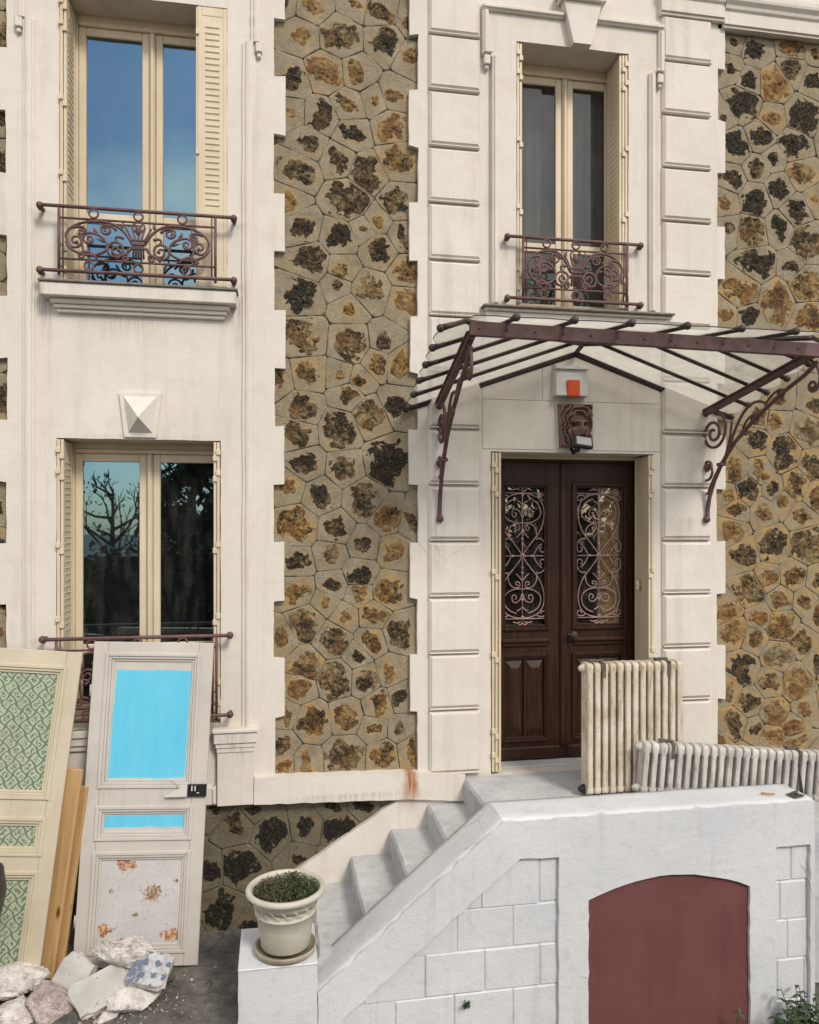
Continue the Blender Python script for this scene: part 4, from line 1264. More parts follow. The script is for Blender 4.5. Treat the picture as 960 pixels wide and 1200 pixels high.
# ------------------------------------------------------------------ front door
def front_door():
    x0, x1, z0, z1 = DOOR
    y = 0.30
    cxm = 2.386
    m = MB()   # frame
    m.box(x0 - 0.02, x0 + 0.10, y - 0.02, y + 0.05, z0, z1 + 0.02, 0.004); m.box(x1 - 0.03, x1 + 0.02, y - 0.02, y + 0.05, z0, z1 + 0.02, 0.004)
    m.box(x0 + 0.10, x1 - 0.03, y - 0.019, y + 0.05, z1 - 0.055, z1 + 0.02, 0.004)
    m.build('door_frame', 'oak', HOUSE)
    m = MB(); m.box(x0 + 0.02, x1 - 0.02, y - 0.05, y - 0.0195, z1 - 0.03, z1 + 0.01, 0.004); m.build('door_head_trim', 'cream', HOUSE)
    for s in (0, 1):
        a, b = (x0 + 0.102, cxm - 0.002) if s == 0 else (cxm + 0.002, x1 - 0.032)
        st = 0.10 if s == 0 else 0.095
        ga, gb = (1.86, 2.236) if s == 0 else (2.492, 2.925)
        gz0, gz1 = 2.18, 3.365
        m = MB()
        zt = z1 - 0.056
        m.box(a, ga, y, y + 0.045, z0 + 0.005, zt, 0.003); m.box(gb, b, y, y + 0.045, z0 + 0.005, zt, 0.003)
        m.box(ga, gb, y + 0.001, y + 0.044, gz1, zt, 0.002); m.box(ga, gb, y + 0.001, y + 0.044, 1.93, gz0, 0.002)
        m.box(ga, gb, y + 0.001, y + 0.044, z0 + 0.005, 1.245, 0.002)
        m.box(ga, gb, y + 0.018, y + 0.044, 1.245, 1.93, 0.0)
        leaf = m.build('door_leaf', 'oak', HOUSE)
        # mouldings round the glazed opening and the lower panel
        for (za, zb, pr) in ((gz0, gz1, 0.022), (1.245, 1.93, 0.018)):
            m = MB()
            for k, (o0, o1, p) in enumerate(((-0.028, 0.0, pr), (0.0, 0.016, pr * 0.5))):
                xa, xb, zc, zd = ga + o0, gb - o0, za + o0, zb - o0
                xa2, xb2, zc2, zd2 = ga + o1, gb - o1, za + o1, zb - o1
                yy = y - p
                m.box(xa, xa2, yy, y + 0.012, zc, zd, 0.004); m.box(xb2, xb, yy, y + 0.012, zc, zd, 0.004)
                m.box(xa2, xb2, yy + 0.0005, y + 0.012, zc, zc2, 0.004); m.box(xa2, xb2, yy + 0.0005, y + 0.012, zd2, zd, 0.004)
            m.build('door_moulding', 'oak', leaf)
        # sill moulding under the glass and kick board
        m = MB(); m.box(ga - 0.03, gb + 0.03, y - 0.035, y, 2.045, 2.085, 0.014); m.box(ga - 0.015, gb + 0.015, y - 0.02, y, 2.018, 2.0445, 0.008); m.build('weather_rail', 'oak', leaf)
        m = MB(); m.box(a + 0.03, b - 0.03, y - 0.028, y, z0 + 0.02, z0 + 0.12, 0.02); m.build('kick_board', 'oak', leaf)
        # two raised-and-fielded panels with mitred tops
        mid = (ga + gb) / 2
        for (pa, pb) in ((ga + 0.024, mid - 0.012), (mid + 0.012, gb - 0.024)):
            zc, zd, bb = 1.275, 1.90, 0.045
            m = MB()
            vs = [(pa, y + 0.018, zc), (pb, y + 0.018, zc), (pb, y + 0.018, zd), (pa, y + 0.018, zd), (pa + bb, y - 0.002, zc + bb * 1.4), (pb - bb, y - 0.002, zc + bb * 1.4), (pb - bb, y - 0.002, zd - bb * 1.4), (pa + bb, y - 0.002, zd - bb * 1.4)]
            m.add(vs, [(0, 1, 5, 4), (1, 2, 6, 5), (2, 3, 7, 6), (3, 0, 4, 7), (4, 5, 6, 7)])
            m.build('panel', 'oak', leaf)
        m = MB(); m.box(mid - 0.011, mid + 0.011, y - 0.004, y + 0.018, 1.247, 1.928, 0.004); m.build('muntin', 'oak', leaf)
        m = MB(); m.box(ga - 0.005, gb + 0.005, y + 0.022, y + 0.027, gz0 - 0.005, gz1 + 0.005); m.build('pane', 'door_glass', leaf)
        if s == 1:
            m = MB(); m.box(2.705, gb + 0.004, y + 0.031, y + 0.034, gz0 - 0.004, gz1 - 0.03); m.build('backing_paper', 'kraft', leaf)
        grille(leaf, (ga + gb) / 2 - (0.02 if s == 0 else 0.0), 2.775, y + 0.004, 0.200 if s == 0 else 0.196, 0.535, ga, gb)
    m = MB(); m.box(cxm - 0.028, cxm + 0.028, y - 0.022, y - 0.0005, z0 + 0.12, z1 - 0.058, 0.008); m.build('meeting_stile', 'oak', HOUSE)
    m = MB()
    m.tube([(2.452, y + 0.0, 2.115), (2.452, y - 0.06, 2.115)], 0.012, 8); m.ball((2.452, y - 0.075, 2.115), 0.033, 10, 0, (1, 0.8, 1))
    m.tube([(2.452, y - 0.075, 2.115), (2.40, y - 0.075, 2.118)], 0.010, 8)
    m.build('door_knob', 'dark_iron', HOUSE)
    m = MB(); m.box(x0 - 0.01, x1 + 0.01, 0.16, y + 0.06, 1.03, 1.062, 0.004); m.build('threshold', 'white', HOUSE)
    m = MB(); m.tube([(x1 - 0.052, 0.12, 2.535), (x1 - 0.085, 0.12, 2.53)], 0.012, 6); m.box(x1 - 0.095, x1 - 0.07, 0.105, 0.135, 2.49, 2.57, 0.006); m.build('shutter_latch', 'cream', HOUSE)

def grille(leaf, cx, cz, y, w, h, ga, gb):
    """wrought scrollwork: two teardrops crossing at a rosette"""
    T = lambda pts, sx=1, sz=1: [(cx + sx * a * w, y, cz + sz * b * h) for a, b in pts]
    r = 0.0052
    m = MB()
    m.tube([(cx, y, cz - h * 1.06), (cx, y, cz + h * 1.06)], r, 6)
    for zz in (-0.985, 0.985):
        m.tube([(ga + 0.002, y, cz + zz * h), (gb - 0.002, y, cz + zz * h)], r, 6)
    m.tube(T([(-1.0, 0), (1.0, 0)]), r, 6)
    m.build('grille', 'grille', leaf)
    m = MB(); m.ball((cx, y - 0.004, cz), 0.026, 8, 0, (1, 0.5, 1)); m.ball((cx, y - 0.012, cz), 0.014, 8); m.build('rosette', 'grille', leaf)
    spear = MB()
    for (b, s) in ((0.16, 1), (-0.16, -1), (0.24, 1), (-0.24, -1), (0.93, 1), (-0.93, -1), (.66, 1), (-.66, -1)):
        spear.tube(T([(0, b), (0, b + 0.02 * s), (0, b + 0.065 * s)]), [0.004, 0.016, 0.002], 6, flat=0.5)
    for s in (-1, 1):
        spear.tube(T([(s * 0.32, 0), (s * 0.40, 0), (s * 0.62, 0)]), [0.002, 0.014, 0.002], 6, flat=0.5)
    spear.build('spear_head', 'grille', leaf)
    for sx in (-1, 1):
        for sz in (-1, 1):
            cvs = [
                bez((0.04, 0.03), (0.35, 0.20), (0.50, 0.24), (0.72, 0.36)) + bez((0.72, 0.36), (1.05, 0.56), (1.08, 0.86), (0.52, 0.94))[1:] + bez((0.52, 0.94), (0.30, 0.975), (0.12, 0.98), (0.0, 0.975))[1:],
                [(a, b) for a, b in bez((0.0, 0.52), (0.35, 0.50), (0.85, 0.56), (0.80, 0.70))] + bez((0.80, 0.70), (0.76, 0.84), (0.45, 0.88), (0.25, 0.90))[1:],
                bez((0.03, 0.60), (0.08, 0.74), (0.42, 0.78), (0.46, 0.67)) + bez((0.46, 0.67), (0.47, 0.60), (0.26, 0.59), (0.26, 0.66))[1:] + [(0.34, 0.685)],
                bez((0.62, 0.28), (0.68, 0.42), (0.45, 0.52), (0.22, 0.50)) + bez((0.22, 0.50), (0.05, 0.48), (0.10, 0.40), (0.24, 0.405))[1:] + bez((0.24, 0.405), (0.36, 0.42), (0.30, 0.47), (0.20, 0.45))[1:],
                bez((0.0, 0.40), (0.06, 0.36), (0.14, 0.32), (0.28, 0.28), 6),
                bez((0.0, 0.80), (0.08, 0.83), (0.16, 0.86), (0.24, 0.86), 6),
                bez((0.60, 0.26), (0.80, 0.30), (1.08, 0.22), (1.0, 0.10)) + bez((1.0, 0.10), (0.95, 0.02), (0.72, 0.06), (0.78, 0.13))[1:] + [(0.86, 0.13)],
                bez((0.50, 0.02), (0.60, 0.10), (0.72, 0.16), (0.86, 0.19), 6),
                bez((0.62, 0.93), (0.80, 0.98), (1.02, 0.96), (1.0, 0.90)) + bez((1.0, 0.90), (0.96, 0.85), (0.78, 0.87), (0.82, 0.915))[1:],
                bez((0.08, 1.03), (0.20, 1.06), (0.32, 1.05), (0.42, 1.03), 6), bez((0.0, 1.05), (0.08, 1.09), (0.16, 1.09), (0.20, 1.05), 6),
            ]
            m = MB()
            for cv in cvs:
                m.tube(T(cv, sx, sz), r, 6)
            m.build('scrollwork', 'grille', leaf)
front_door()

# ================================================================== glass canopy over the door
def make_canopy():
    CX = 2.37
    root = thing('canopy', 'plum iron porch canopy with grimy glass panes over the front door', 'canopy', (CX, 0, 3.07))
    O = Vector((CX, 0, 3.07))
    R = lambda p: tuple(Vector(p) - O)
    SX, SY, FS = 0.3526, 0.26, 0.15
    zs = lambda dx, y: 4.403 - SX * abs(dx) + SY * y        # side slopes (y = distance out from the wall)
    zf = lambda y: 4.29 + FS * (1.2 - y)                    # front slope
    hip = lambda y: max(0.0, -0.19 + 1.163 * y)
    ys = [0.02, 0.25, 0.485, 0.72, 0.955, 1.20]
    EAVE = 1.37
    def glazing_bar(a, b, knob_at):
        m = MB()
        a, b = Vector(R(a)), Vector(R(b))
        d = (b - a).normalized()
        m.tube([a, b], 0.0135, 4)
        m.tube([a + Vector((0, 0, -0.012)), b + Vector((0, 0, -0.012))], 0.008, 4)
        o = m.build('glazing_bar', 'dark_iron', root)
        k = MB()
        for q in knob_at:
            q = b if q else a
            dd = d if (q - b).length < 1e-6 else -d
            k.tube([q - dd * 0.09, q - dd * 0.02], [0.016, 0.021], 8)
            k.ball(q, 0.026, 8)
        k.build('knob', 'dark_iron', o)
    for s in (-1, 1):
        for i, y in enumerate(ys):
            h = hip(y)
            glazing_bar((CX + s * h, -y, zs(h, y) + 0.012), (CX + s * EAVE, -y, zs(EAVE, y) + 0.012), (1,))
    # ridge and hips
    yr = 0.163
    m = MB(); m.tube([R((CX, -0.0, zs(0, 0) + 0.008)), R((CX, -yr, zs(0, yr) + 0.008))], 0.019, 6); m.build('ridge_bar', 'dark_iron', root)
    for s in (-1, 1):
        m = MB(); m.tube([R((CX, -yr, zs(0, yr) + 0.004)), R((CX + s * 1.205, -1.2, zf(1.2) + 0.004))], 0.017, 6); m.build('hip_bar', 'dark_iron', root)
    fx = [-0.94, -0.567, -0.193, 0.182, 0.56, 0.945]
    for dx in fx:
        yh = (abs(dx) + 0.19) / 1.163
        glazing_bar((CX + dx, -yh, zf(yh) + 0.016), (CX + dx, -1.385, zf(1.385) + 0.020), (1,))
    # panes
    def pane(poly):
        poly = [Vector(R(p)) for p in poly]
        n = len(poly)
        nr = (poly[1] - poly[0]).cross(poly[2] - poly[0]).normalized() * 0.0035
        if nr.z < 0:
            nr = -nr
        m = MB()
        up = [p + nr for p in poly]
        dn = [p - nr for p in poly]
        m.add(up, [tuple(range(n))], 1)
        m.add(dn, [tuple(range(n))], 0)
        m.add(up + dn, [(i, i + n, (i + 1) % n + n, (i + 1) % n) for i in range(n)], 2)
        m.build('glass_pane', ['canopy_glass', 'canopy_glass_clear', 'glass_edge'], root)
    for s in (-1, 1):
        for i in range(len(ys) - 1):
            ya, yb = ys[i] + 0.004, ys[i + 1] - 0.004
            pts = []
            for t in range(9):                                # scalloped eave
                q = t / 8
                y = ya + (yb - ya) * q
                dx = EAVE - 0.035 + 0.055 * math.sin(math.pi * q) - 0.10 * (1 - q) * (i == 99)
                pts.append((CX + s * dx, -y, zs(dx, y) + 0.022))
            for y in (yb, ya):
                h = hip(y) + 0.004
                pts.append((CX + s * h, -y, zs(h, y) + 0.022))
            if hip(ya) == 0 and hip(yb) > 0:
                pts.insert(-1, (CX + s * 0.004, -yr, zs(0, yr) + 0.022))
            pane(pts)
    ed = [-1.19] + fx + [1.19]
    for i in range(len(ed) - 1):
        a, b = ed[i] + 0.004, ed[i + 1] - 0.004
        pts = []
        for t in range(9):
            q = t / 8
            dx = a + (b - a) * q
            y = 1.325 + 0.035 * math.sin(math.pi * q)
            pts.append((CX + dx, -y, zf(y) + 0.026))
        for dx in (b, a):
            y = (abs(dx) + 0.19) / 1.163 + 0.004
            pts.append((CX + dx, -y, zf(y) + 0.026))
        if a < 0 < b:
            pts.insert(-1, (CX, -yr - 0.004, zf(yr) + 0.026))
        pane(pts)
    # front beam
    m = MB()
    Mx = Matrix.Translation((0, -1.2, 4.232 - 3.07)) @ Matrix.Rotation(0.016, 4, 'Y')
    m.box(-1.185, 1.30, -0.018, 0.018, -0.046, 0.046, 0.004, 0, Mx)
    m.box(-1.18, 1.295, 0.0185, 0.055, 0.030, 0.045, 0.003, 0, Mx)
    for q in range(14):
        m.ball(Mx @ Vector((-1.13 + q * 0.185, -0.019, 0.0)), 0.009, 6)
    m.build('front_beam', 'iron', root)
    m = MB(); m.box(-1.35, 1.35, -0.012, 0.0, -0.02, 0.02, 0, 0, Matrix.Translation((0, 0, 0))) if False else None
    # brackets with their scrolls: profile in (distance out, height)
    main = [(0.062, 3.07), (0.054, 3.11), (0.058, 3.17), (0.078, 3.262), (0.135, 3.393), (0.215, 3.515), (0.365, 3.675), (0.585, 3.832), (0.875, 3.990), (1.07, 4.075), (1.175, 4.14)]
    for s in (-1, 1):
        X = lambda y: s * (1.125 + 0.045 * y / 1.2 + (0.10 * y / 1.2 if s > 0 else 0))
        def ribbon(name, pts, r, par, flat=1.35):
            m = MB(); m.tube([(X(y), -y, z - 3.07) for y, z in pts], r, 6, flat=1.0)
            return m.build(name, 'iron', par)
        m = MB()
        a, b = Vector((X(0), 0.0, 3.955 - 3.07)), Vector((X(1.19), -1.19, 4.215 - 3.07))
        d = b - a
        for (ox, oz, wx, hz) in ((0, 0, 0.022, 0.024), (0, 0.018, 0.034, 0.006)):
            vs = [p + Vector((q * wx, 0, oz + r_ * hz)) for p in (a, b) for q in (-1, 1) for r_ in (-1, 1)]
            m.add(vs, [(0, 1, 3, 2), (4, 6, 7, 5), (0, 4, 5, 1), (2, 3, 7, 6), (0, 2, 6, 4), (1, 5, 7, 3)])
        m.box(X(0) - 0.03, X(0) + 0.03, -0.012, 0.01, 3.05 - 3.07, 3.98 - 3.07, 0.003) if False else None
        br = m.build('bracket', 'iron', root)
        ribbon('strut', main, [0.017] * 6 + [0.016] * (len(main) - 6), br)
        ribbon('strut', bez((0.05, 3.30), (0.05, 3.24), (0.10, 3.42), (0.225, 3.52)) + bez((0.225, 3.52), (0.30, 3.62), (0.33, 3.74), (0.34, 3.86))[1:], 0.011, br)
        ribbon('strut', bez((0.245, 3.52), (0.33, 3.66), (0.40, 3.92), (0.58, 3.96)) + bez((0.58, 3.96), (0.70, 3.97), (0.74, 3.90), (0.66, 3.885))[1:], 0.011, br)
        ribbon('scroll', bez((0.17, 3.95), (0.27, 3.92), (0.30, 3.80), (0.235, 3.715)) + spiral(0.125, 3.782, 0.128, 0.022, -0.55, -1.75, 34)[1:], 0.0125, br)
        ribbon('scroll', bez((0.02, 3.41), (0.07, 3.38), (0.13, 3.44), (0.105, 3.50)) + spiral(0.055, 3.512, 0.052, 0.012, 0.0, 1.4)[1:], 0.011, br)
        ribbon('scroll', bez((0.46, 3.77), (0.50, 3.86), (0.60, 3.90), (0.63, 3.84)) + spiral(0.585, 3.835, 0.045, 0.012, 0.0, -1.3)[1:], 0.009, br)
        ribbon('scroll', bez((0.70, 3.93), (0.76, 4.0), (0.86, 4.04), (0.88, 3.99)) + spiral(0.845, 3.985, 0.036, 0.01, 0.0, -1.3)[1:], 0.009, br)
        ribbon('scroll', bez((1.12, 4.16), (1.20, 4.12), (1.22, 4.0), (1.17, 3.965)) + spiral(1.135, 3.985, 0.042, 0.012, -0.5, -1.4)[1:], 0.011, br)
        for q in ((X(0), -0.052, 0.010), (X(0.0), -0.03, 0.885), (X(.06), -.055, 3.512 - 3.07)):
            m = MB(); m.ball(q, 0.03, 8); m.build('fixing_boss', 'iron', br)
        m = MB(); c = (X(.222), -.222, 3.52 - 3.07); m.box(c[0] - 0.028, c[0] + 0.028, c[1] - 0.035, c[1] + 0.035, c[2] - 0.014, c[2] + 0.014, 0.006); m.build('collar', 'iron', br)
        if s < 0:
            m = MB()
            c = (X(.86) + 0.035, -0.86, 4.09 - 3.07)
            m.box(c[0] - 0.012, c[0] + 0.016, c[1] - 0.05, c[1] + 0.04, c[2] + 0.02, c[2] + 0.055, 0.006); m.box(c[0] - 0.008, c[0] + 0.012, c[1] - 0.035, c[1] + 0.03, c[2] - 0.07, c[2] + 0.0195, 0.008)
            m.build('catch', 'iron', br)
    # lead flashing let into the wall along the gable line
    for s in (-1, 1):
        m = MB()
        m.tube([(0, -0.008, 4.392 - 3.07), (s * 1.36, -0.008, zs(1.36, 0) - 0.004 - 3.07)], 0.008, 4)
        m.build('flashing', 'dark_iron', root)
make_canopy()

# ================================================================== alarm box, lion mask, floodlight
def make_alarm():
    root = thing('alarm_box', 'white alarm siren box with an orange lens fixed above the lion mask', 'alarm box', (2.312, 0, 4.055))
    m = MB()
    vs = [(-0.138, -0.004, 0.0), (0.138, -0.004, 0.0), (0.138, -0.004, 0.262), (-0.138, -0.004, 0.262), (-0.132, -0.088, 0.006), (0.132, -0.088, 0.006), (0.126, -0.062, 0.250), (-0.126, -0.062, 0.250)]
    m.add(vs, [(0, 1, 5, 4), (1, 2, 6, 5), (2, 3, 7, 6), (3, 0, 4, 7), (4, 5, 6, 7)])
    m.build('housing', 'alarm_white', root)
    m = MB(); m.box(-0.139, 0.139, -0.092, -0.004, 0.215, 0.221, 0.001); m.build('cover_seam', 'white_plastic', root)
    m = MB(); m.box(-0.045, 0.060, -0.104, -0.07, -0.004, 0.128, 0.008); m.build('lens', 'alarm_orange', root)
make_alarm()

def make_lion():
    W_, H_ = 0.285, 0.352
    root = thing('lion_mask', 'brown carved lion head plaque set over the front door', 'sculpture', (2.355, 0, 3.652))
    nx, nz = 84, 104
    def hgt(a, b):
        # a in [-1,1] across, b in [-1,1] up; the face sits a little right of centre and looks down
        x, z = (a - 0.14) * 0.92, (b + 0.12) * 1.12
        g = lambda cx, cz, sx, sz, k: k * math.exp(-((x - cx) / sx) ** 2 - ((z - cz) / sz) ** 2)
        two = lambda cx, cz, sx, sz, k: g(-cx, cz, sx, sz, k) + g(cx, cz, sx, sz, k)
        face = g(0, -0.02, 0.52, 0.72, 0.075)
        h = face
        h += g(0, -0.36, 0.30, 0.26, 0.066) + two(0.16, -0.42, 0.14, 0.13, 0.028)     # muzzle, whisker pads
        h += g(0, 0.02, 0.12, 0.38, 0.036) + g(0, -0.20, 0.20, 0.08, 0.036)         # bridge and tip of the nose
        h += two(0.27, 0.30, 0.20, 0.075, 0.036)                                      # brows
        h -= two(0.25, 0.12, 0.12, 0.075, 0.050)                                      # sockets
        h += two(0.24, 0.10, 0.05, 0.035, 0.018)
        h += two(0.38, -0.12, 0.14, 0.16, 0.020)                                      # cheeks
        h -= g(0, -0.60, 0.24, 0.060, 0.060) + g(0, -0.36, 0.018, 0.13, 0.018)        # mouth, lip cleft
        h += g(0, -0.78, 0.17, 0.10, 0.030)                                           # chin
        h -= g(0, 0.52, 0.04, 0.20, 0.016)
        h += two(0.50, 0.58, 0.13, 0.13, 0.045); h -= two(0.50, 0.56, 0.055, 0.06, 0.030)   # ears
        rad = math.hypot(x / 0.86, z / 1.05)
        ang = math.atan2(z, x)
        mane = sstep(0.60, 0.74, rad)
        lock = abs(math.sin(rad * 13.0 + abs(ang - math.pi / 2) * 2.6 + 2.4 * noise.noise(Vector((x * 2.6, z * 2.6, 1)))))
        h += mane * (0.004 + 0.040 * lock ** 0.8)
        edge = min(1 - abs(a), 1 - abs(b))
        return max(0.0, h) * sstep(0.0, 0.08, edge)
    vs = []
    for j in range(nz + 1):
        b = -1 + 2 * j / nz
        for i in range(nx + 1):
            a = -1 + 2 * i / nx
            wd = W_ / 2 * (0.90 + 0.10 * (b + 1) / 2)
            vs.append((a * wd, -0.035 - 1.15 * hgt(a, b), H_ * (b + 1) / 2))
    fs = [(j * (nx + 1) + i, j * (nx + 1) + i + 1, (j + 1) * (nx + 1) + i + 1, (j + 1) * (nx + 1) + i) for j in range(nz) for i in range(nx)]
    m = MB(); m.add(vs, fs, 0, True); m.build('lion_face', 'lion', root)
    m = MB(); m.prism([(-W_ / 2 * .9, 0), (W_ / 2 * .9, 0), (W_ / 2, H_), (-W_ / 2, H_)], [], -0.0345, 0.0); m.build('plaque', 'lion', root)
    m = MB(); m.prism([(-W_ / 2 * .9 - .012, -.008), (W_ / 2 * .9 + .012, -.008), (W_ / 2 + .012, H_ + .012), (-W_ / 2 - .012, H_ + .012)], [], -0.018, 0.004); m.build('surround', 'render', root)
make_lion()

def make_flood():
    root = thing('floodlight', 'small black floodlight tilted upward beneath the lion mask', 'floodlight', (2.362, -0.20, 3.625))
    Mx = Matrix.Translation((0, 0, 0.06)) @ Matrix.Rotation(0.16, 4, 'Z') @ Matrix.Rotation(0.10, 4, 'Y') @ Matrix.Rotation(-0.28, 4, 'X')
    m = MB(); m.box(-0.085, 0.085, 0.0, 0.04, -0.048, 0.048, 0.006, 0, Mx); m.box(-0.05, 0.05, 0.0405, 0.07, -0.03, 0.03, 0.006, 0, Mx); m.build('housing', 'black', root)
    m = MB(); m.box(-0.066, 0.066, -0.004, 0.002, -0.030, 0.034, 0.001, 0, Mx); m.build('diffuser', 'led_face', root)
    m = MB(); m.tube([(-0.02, 0.05, 0.05), (-0.035, 0.07, 0.0), (-0.03, 0.14, -0.02), (-0.03, 0.19, 0.02)], 0.014, 6); m.ball((-0.03, 0.06, 0.0), 0.024, 8); m.build('yoke', 'black', root)
make_flood()

# ================================================================== stair and its wall
def make_stair():
    root = thing('staircase', 'worn white painted steps climbing to the front door landing', 'steps', (0.3, -0.5, 0.0))
    O = Vector((0.3, -0.5, 0.0))
    nose = [(0.262, 0.318), (0.556, 0.507), (0.858, 0.690), (1.150, 0.866)]
    r = random.Random(3)
    def slab(name, x0, x1, z0, z1, ya=-1.0, yb=-0.023):
        n = 14
        vs = []
        for i in range(n + 1):
            y = ya + (yb - ya) * i / n
            e = [r.uniform(-0.004, 0.004) for _ in range(4)]
            vs += [(x0 + e[0] - O.x, y - O.y, z0 - O.z), (x0 + e[1] - 0.004 - O.x, y - O.y, z1 - 0.02 + e[2] - O.z), (x0 + 0.012 + e[1] - O.x, y - O.y, z1 + e[3] - O.z), (x1 - O.x, y - O.y, z1 - O.z), (x1 - O.x, y - O.y, z0 - O.z)]
        fs = []
        for i in range(n):
            for k in range(5):
                a, b = i * 5 + k, i * 5 + (k + 1) % 5
                fs.append((a, b, b + 5, a + 5))
        fs += [(4, 3, 2, 1, 0), tuple(n * 5 + k for k in range(5))]
        m = MB(); m.add(vs, [f[::-1] for f in fs]); return m.build(name, 'step', root)
    slab('step', -0.04, 0.30, -0.05, 0.135)
    for i, (x, z) in enumerate(nose):
        x1 = nose[i + 1][0] + 0.03 if i < 3 else 1.47
        slab('step', x, x1, z - 0.30 if z > .3 else -0.05, z)
    slab('landing', 1.440, 3.10, 0.40, 1.056)
    slab('landing', 3.102, 5.2, -0.2, 0.86, -1.02)
    m = MB(); m.box(0.5 - O.x, 1.43 - O.x, -0.99 - O.y, -0.03 - O.y, -0.2, 0.20); m.build('core', 'white', root)
make_stair()

def make_stair_wall():
    YF, YB = -1.245, -0.885
    root = thing('stair_wall', 'thick white painted stair wall with block panels and a walled-up oxblood arch', 'wall', (1.8, YF, -0.5))
    O = Vector((1.8, YF, -0.5))
    # outline, shared by body and face frame
    top = [(0.245, 0.245), (1.385, 1.185), (3.562, 1.185)]
    body = [(0.245, -0.6), (3.562, -0.6), (3.562, 1.168), (1.392, 1.168), (0.245, 0.222)]
    L = lambda pts: [(x - O.x, z - O.z) for x, z in pts]
    m = MB()
    m.prism(L(rough_loop(body, 0.07, 0.003, 21)), [], 0.035, YB - YF)
    m.build('core', 'white', root)
    # coping: the slightly uneven top skin
    def sheet(p0, p1, n, name):
        vs, fs = [], []
        k = 7
        rr = random.Random(int(p0[0] * 100))
        for i in range(n + 1):
            t = i / n
            x, z = p0[0] + (p1[0] - p0[0]) * t, p0[1] + (p1[1] - p0[1]) * t
            for j in range(k):
                y = 0.004 + (YB - YF + 0.0) * j / (k - 1)
                dz = 0.005 * noise.noise(Vector((x * 5, y * 7, 3))) + rr.uniform(-.0015, .0015)
                ed = -0.010 if j in (0, k - 1) else 0.0
                vs.append((x - O.x, y, z - O.z + dz + ed))
        for i in range(n):
            for j in range(k - 1):
                fs.append((i * k + j, (i + 1) * k + j, (i + 1) * k + j + 1, i * k + j + 1))
        for i in range(n):          # skirts
            a, b = i * k, (i + 1) * k
            q = len(vs); vs += [(vs[a][0], vs[a][1], vs[a][2] - 0.03), (vs[b][0], vs[b][1], vs[b][2] - 0.03)]; fs.append((a, q, q + 1, b))
            a, b = i * k + k - 1, (i + 1) * k + k - 1
            q = len(vs); vs += [(vs[a][0], vs[a][1], vs[a][2] - 0.03), (vs[b][0], vs[b][1], vs[b][2] - 0.03)]; fs.append((b, q + 1, q, a))
        m = MB(); m.add(vs, fs, 0, True); m.build(name, 'white', root)
    sheet((0.245, 0.240), (1.390, 1.183), 24, 'coping')
    sheet((1.390, 1.183), (3.562, 1.183), 40, 'coping')
    # face frame, proud of the block panels, with holes for panels and arch
    frame = [(0.245, -0.6), (0.245, 0.232), (1.388, 1.175), (3.562, 1.175), (3.562, -0.6)]
    hole1 = [(0.03 + 0.36, 0.055), (1.500, 0.938), (1.755, 0.930), (1.755, -0.58), (0.39, -0.58)]
    arch = [(1.953, -0.58), (1.953, 0.640)]
    for i in range(1, 14):
        t = i / 14
        x = 1.953 + (3.080 - 1.953) * t
        arch.append((x, 0.640 + 0.118 * math.sin(math.pi * t) ** 0.85))
    arch += [(3.080, 0.640), (3.086, -0.58)]
    hole3 = [(3.275, -0.58), (3.275, 0.885), (3.53, 0.885), (3.53, -0.58)]
    m = MB()
    m.prism(L(rough_loop(frame, 0.06, 0.003, 22)), [L(rough_loop(h, 0.05, 0.004, 23 + i)) for i, h in enumerate((hole1, arch, hole3))], 0.0, 0.042)
    m.build('face_frame', 'white', root)
    # painted blocks in running bond inside the panels
    rows = [-0.42, -0.155, 0.118, 0.380, 0.640, 0.945]
    r = random.Random(8)
    def blocks(x0, x1, joints, clip=None):
        for k in range(len(rows) - 1):
            xs = [x0] + [j for j in joints[k % len(joints)] if x0 < j < x1] + [x1]
            for a, b in zip(xs, xs[1:]):
                if clip and clip(b, rows[k]):
                    continue
                m = MB()
                j = lambda: r.uniform(-0.004, 0.004)
                yy = 0.0265 + r.uniform(-0.003, 0.003)
                a2, b2, c2, d2 = a + 0.003 + j() * .5, b - 0.003 + j() * .5, rows[k] + 0.003 + j() * .5, rows[k + 1] - 0.003 + j() * .5
                a2, b2 = max(a2, x0 - 0.0), min(b2, x1)
                line = lambda x: 0.055 + (x - 0.39) * 0.7955 + 0.045
                if clip and d2 > line(a2):
                    src, poly = [(a2, c2), (b2, c2), (b2, d2), (a2, d2)], []
                    for i in range(4):
                        p, q = src[i], src[(i + 1) % 4]
                        fp, fq = p[1] - line(p[0]), q[1] - line(q[0])
                        if fp <= 0:
                            poly.append(p)
                        if (fp < 0) != (fq < 0):
                            t = fp / (fp - fq)
                            poly.append((p[0] + (q[0] - p[0]) * t, p[1] + (q[1] - p[1]) * t))
                    if len(poly) < 3:
                        continue
                    m.prism([(x - O.x, z - O.z) for x, z in poly], [], yy, 0.06)
                else:
                    m.box(a2 - O.x, b2 - O.x, yy, 0.06, c2 - O.z, d2 - O.z, 0.007)
                m.build('block', 'white', root)
    blocks(0.39, 1.80, [(0.55, 0.93, 1.30, 1.66), (0.712, 1.08, 1.459), (0.52, 0.897, 1.276, 1.638), (0.72, 1.10, 1.459), (0.9, 1.26, 1.632)], lambda b, zb: zb > 0.055 + (b - 0.39) * 0.7955)
    blocks(3.24, 3.56, [(3.40,), (3.30, 3.50), (3.375,), (3.32, 3.52), (3.40,)])
    # the walled-up arch, painted oxblood
    inner = [(x, z) for x, z in arch]
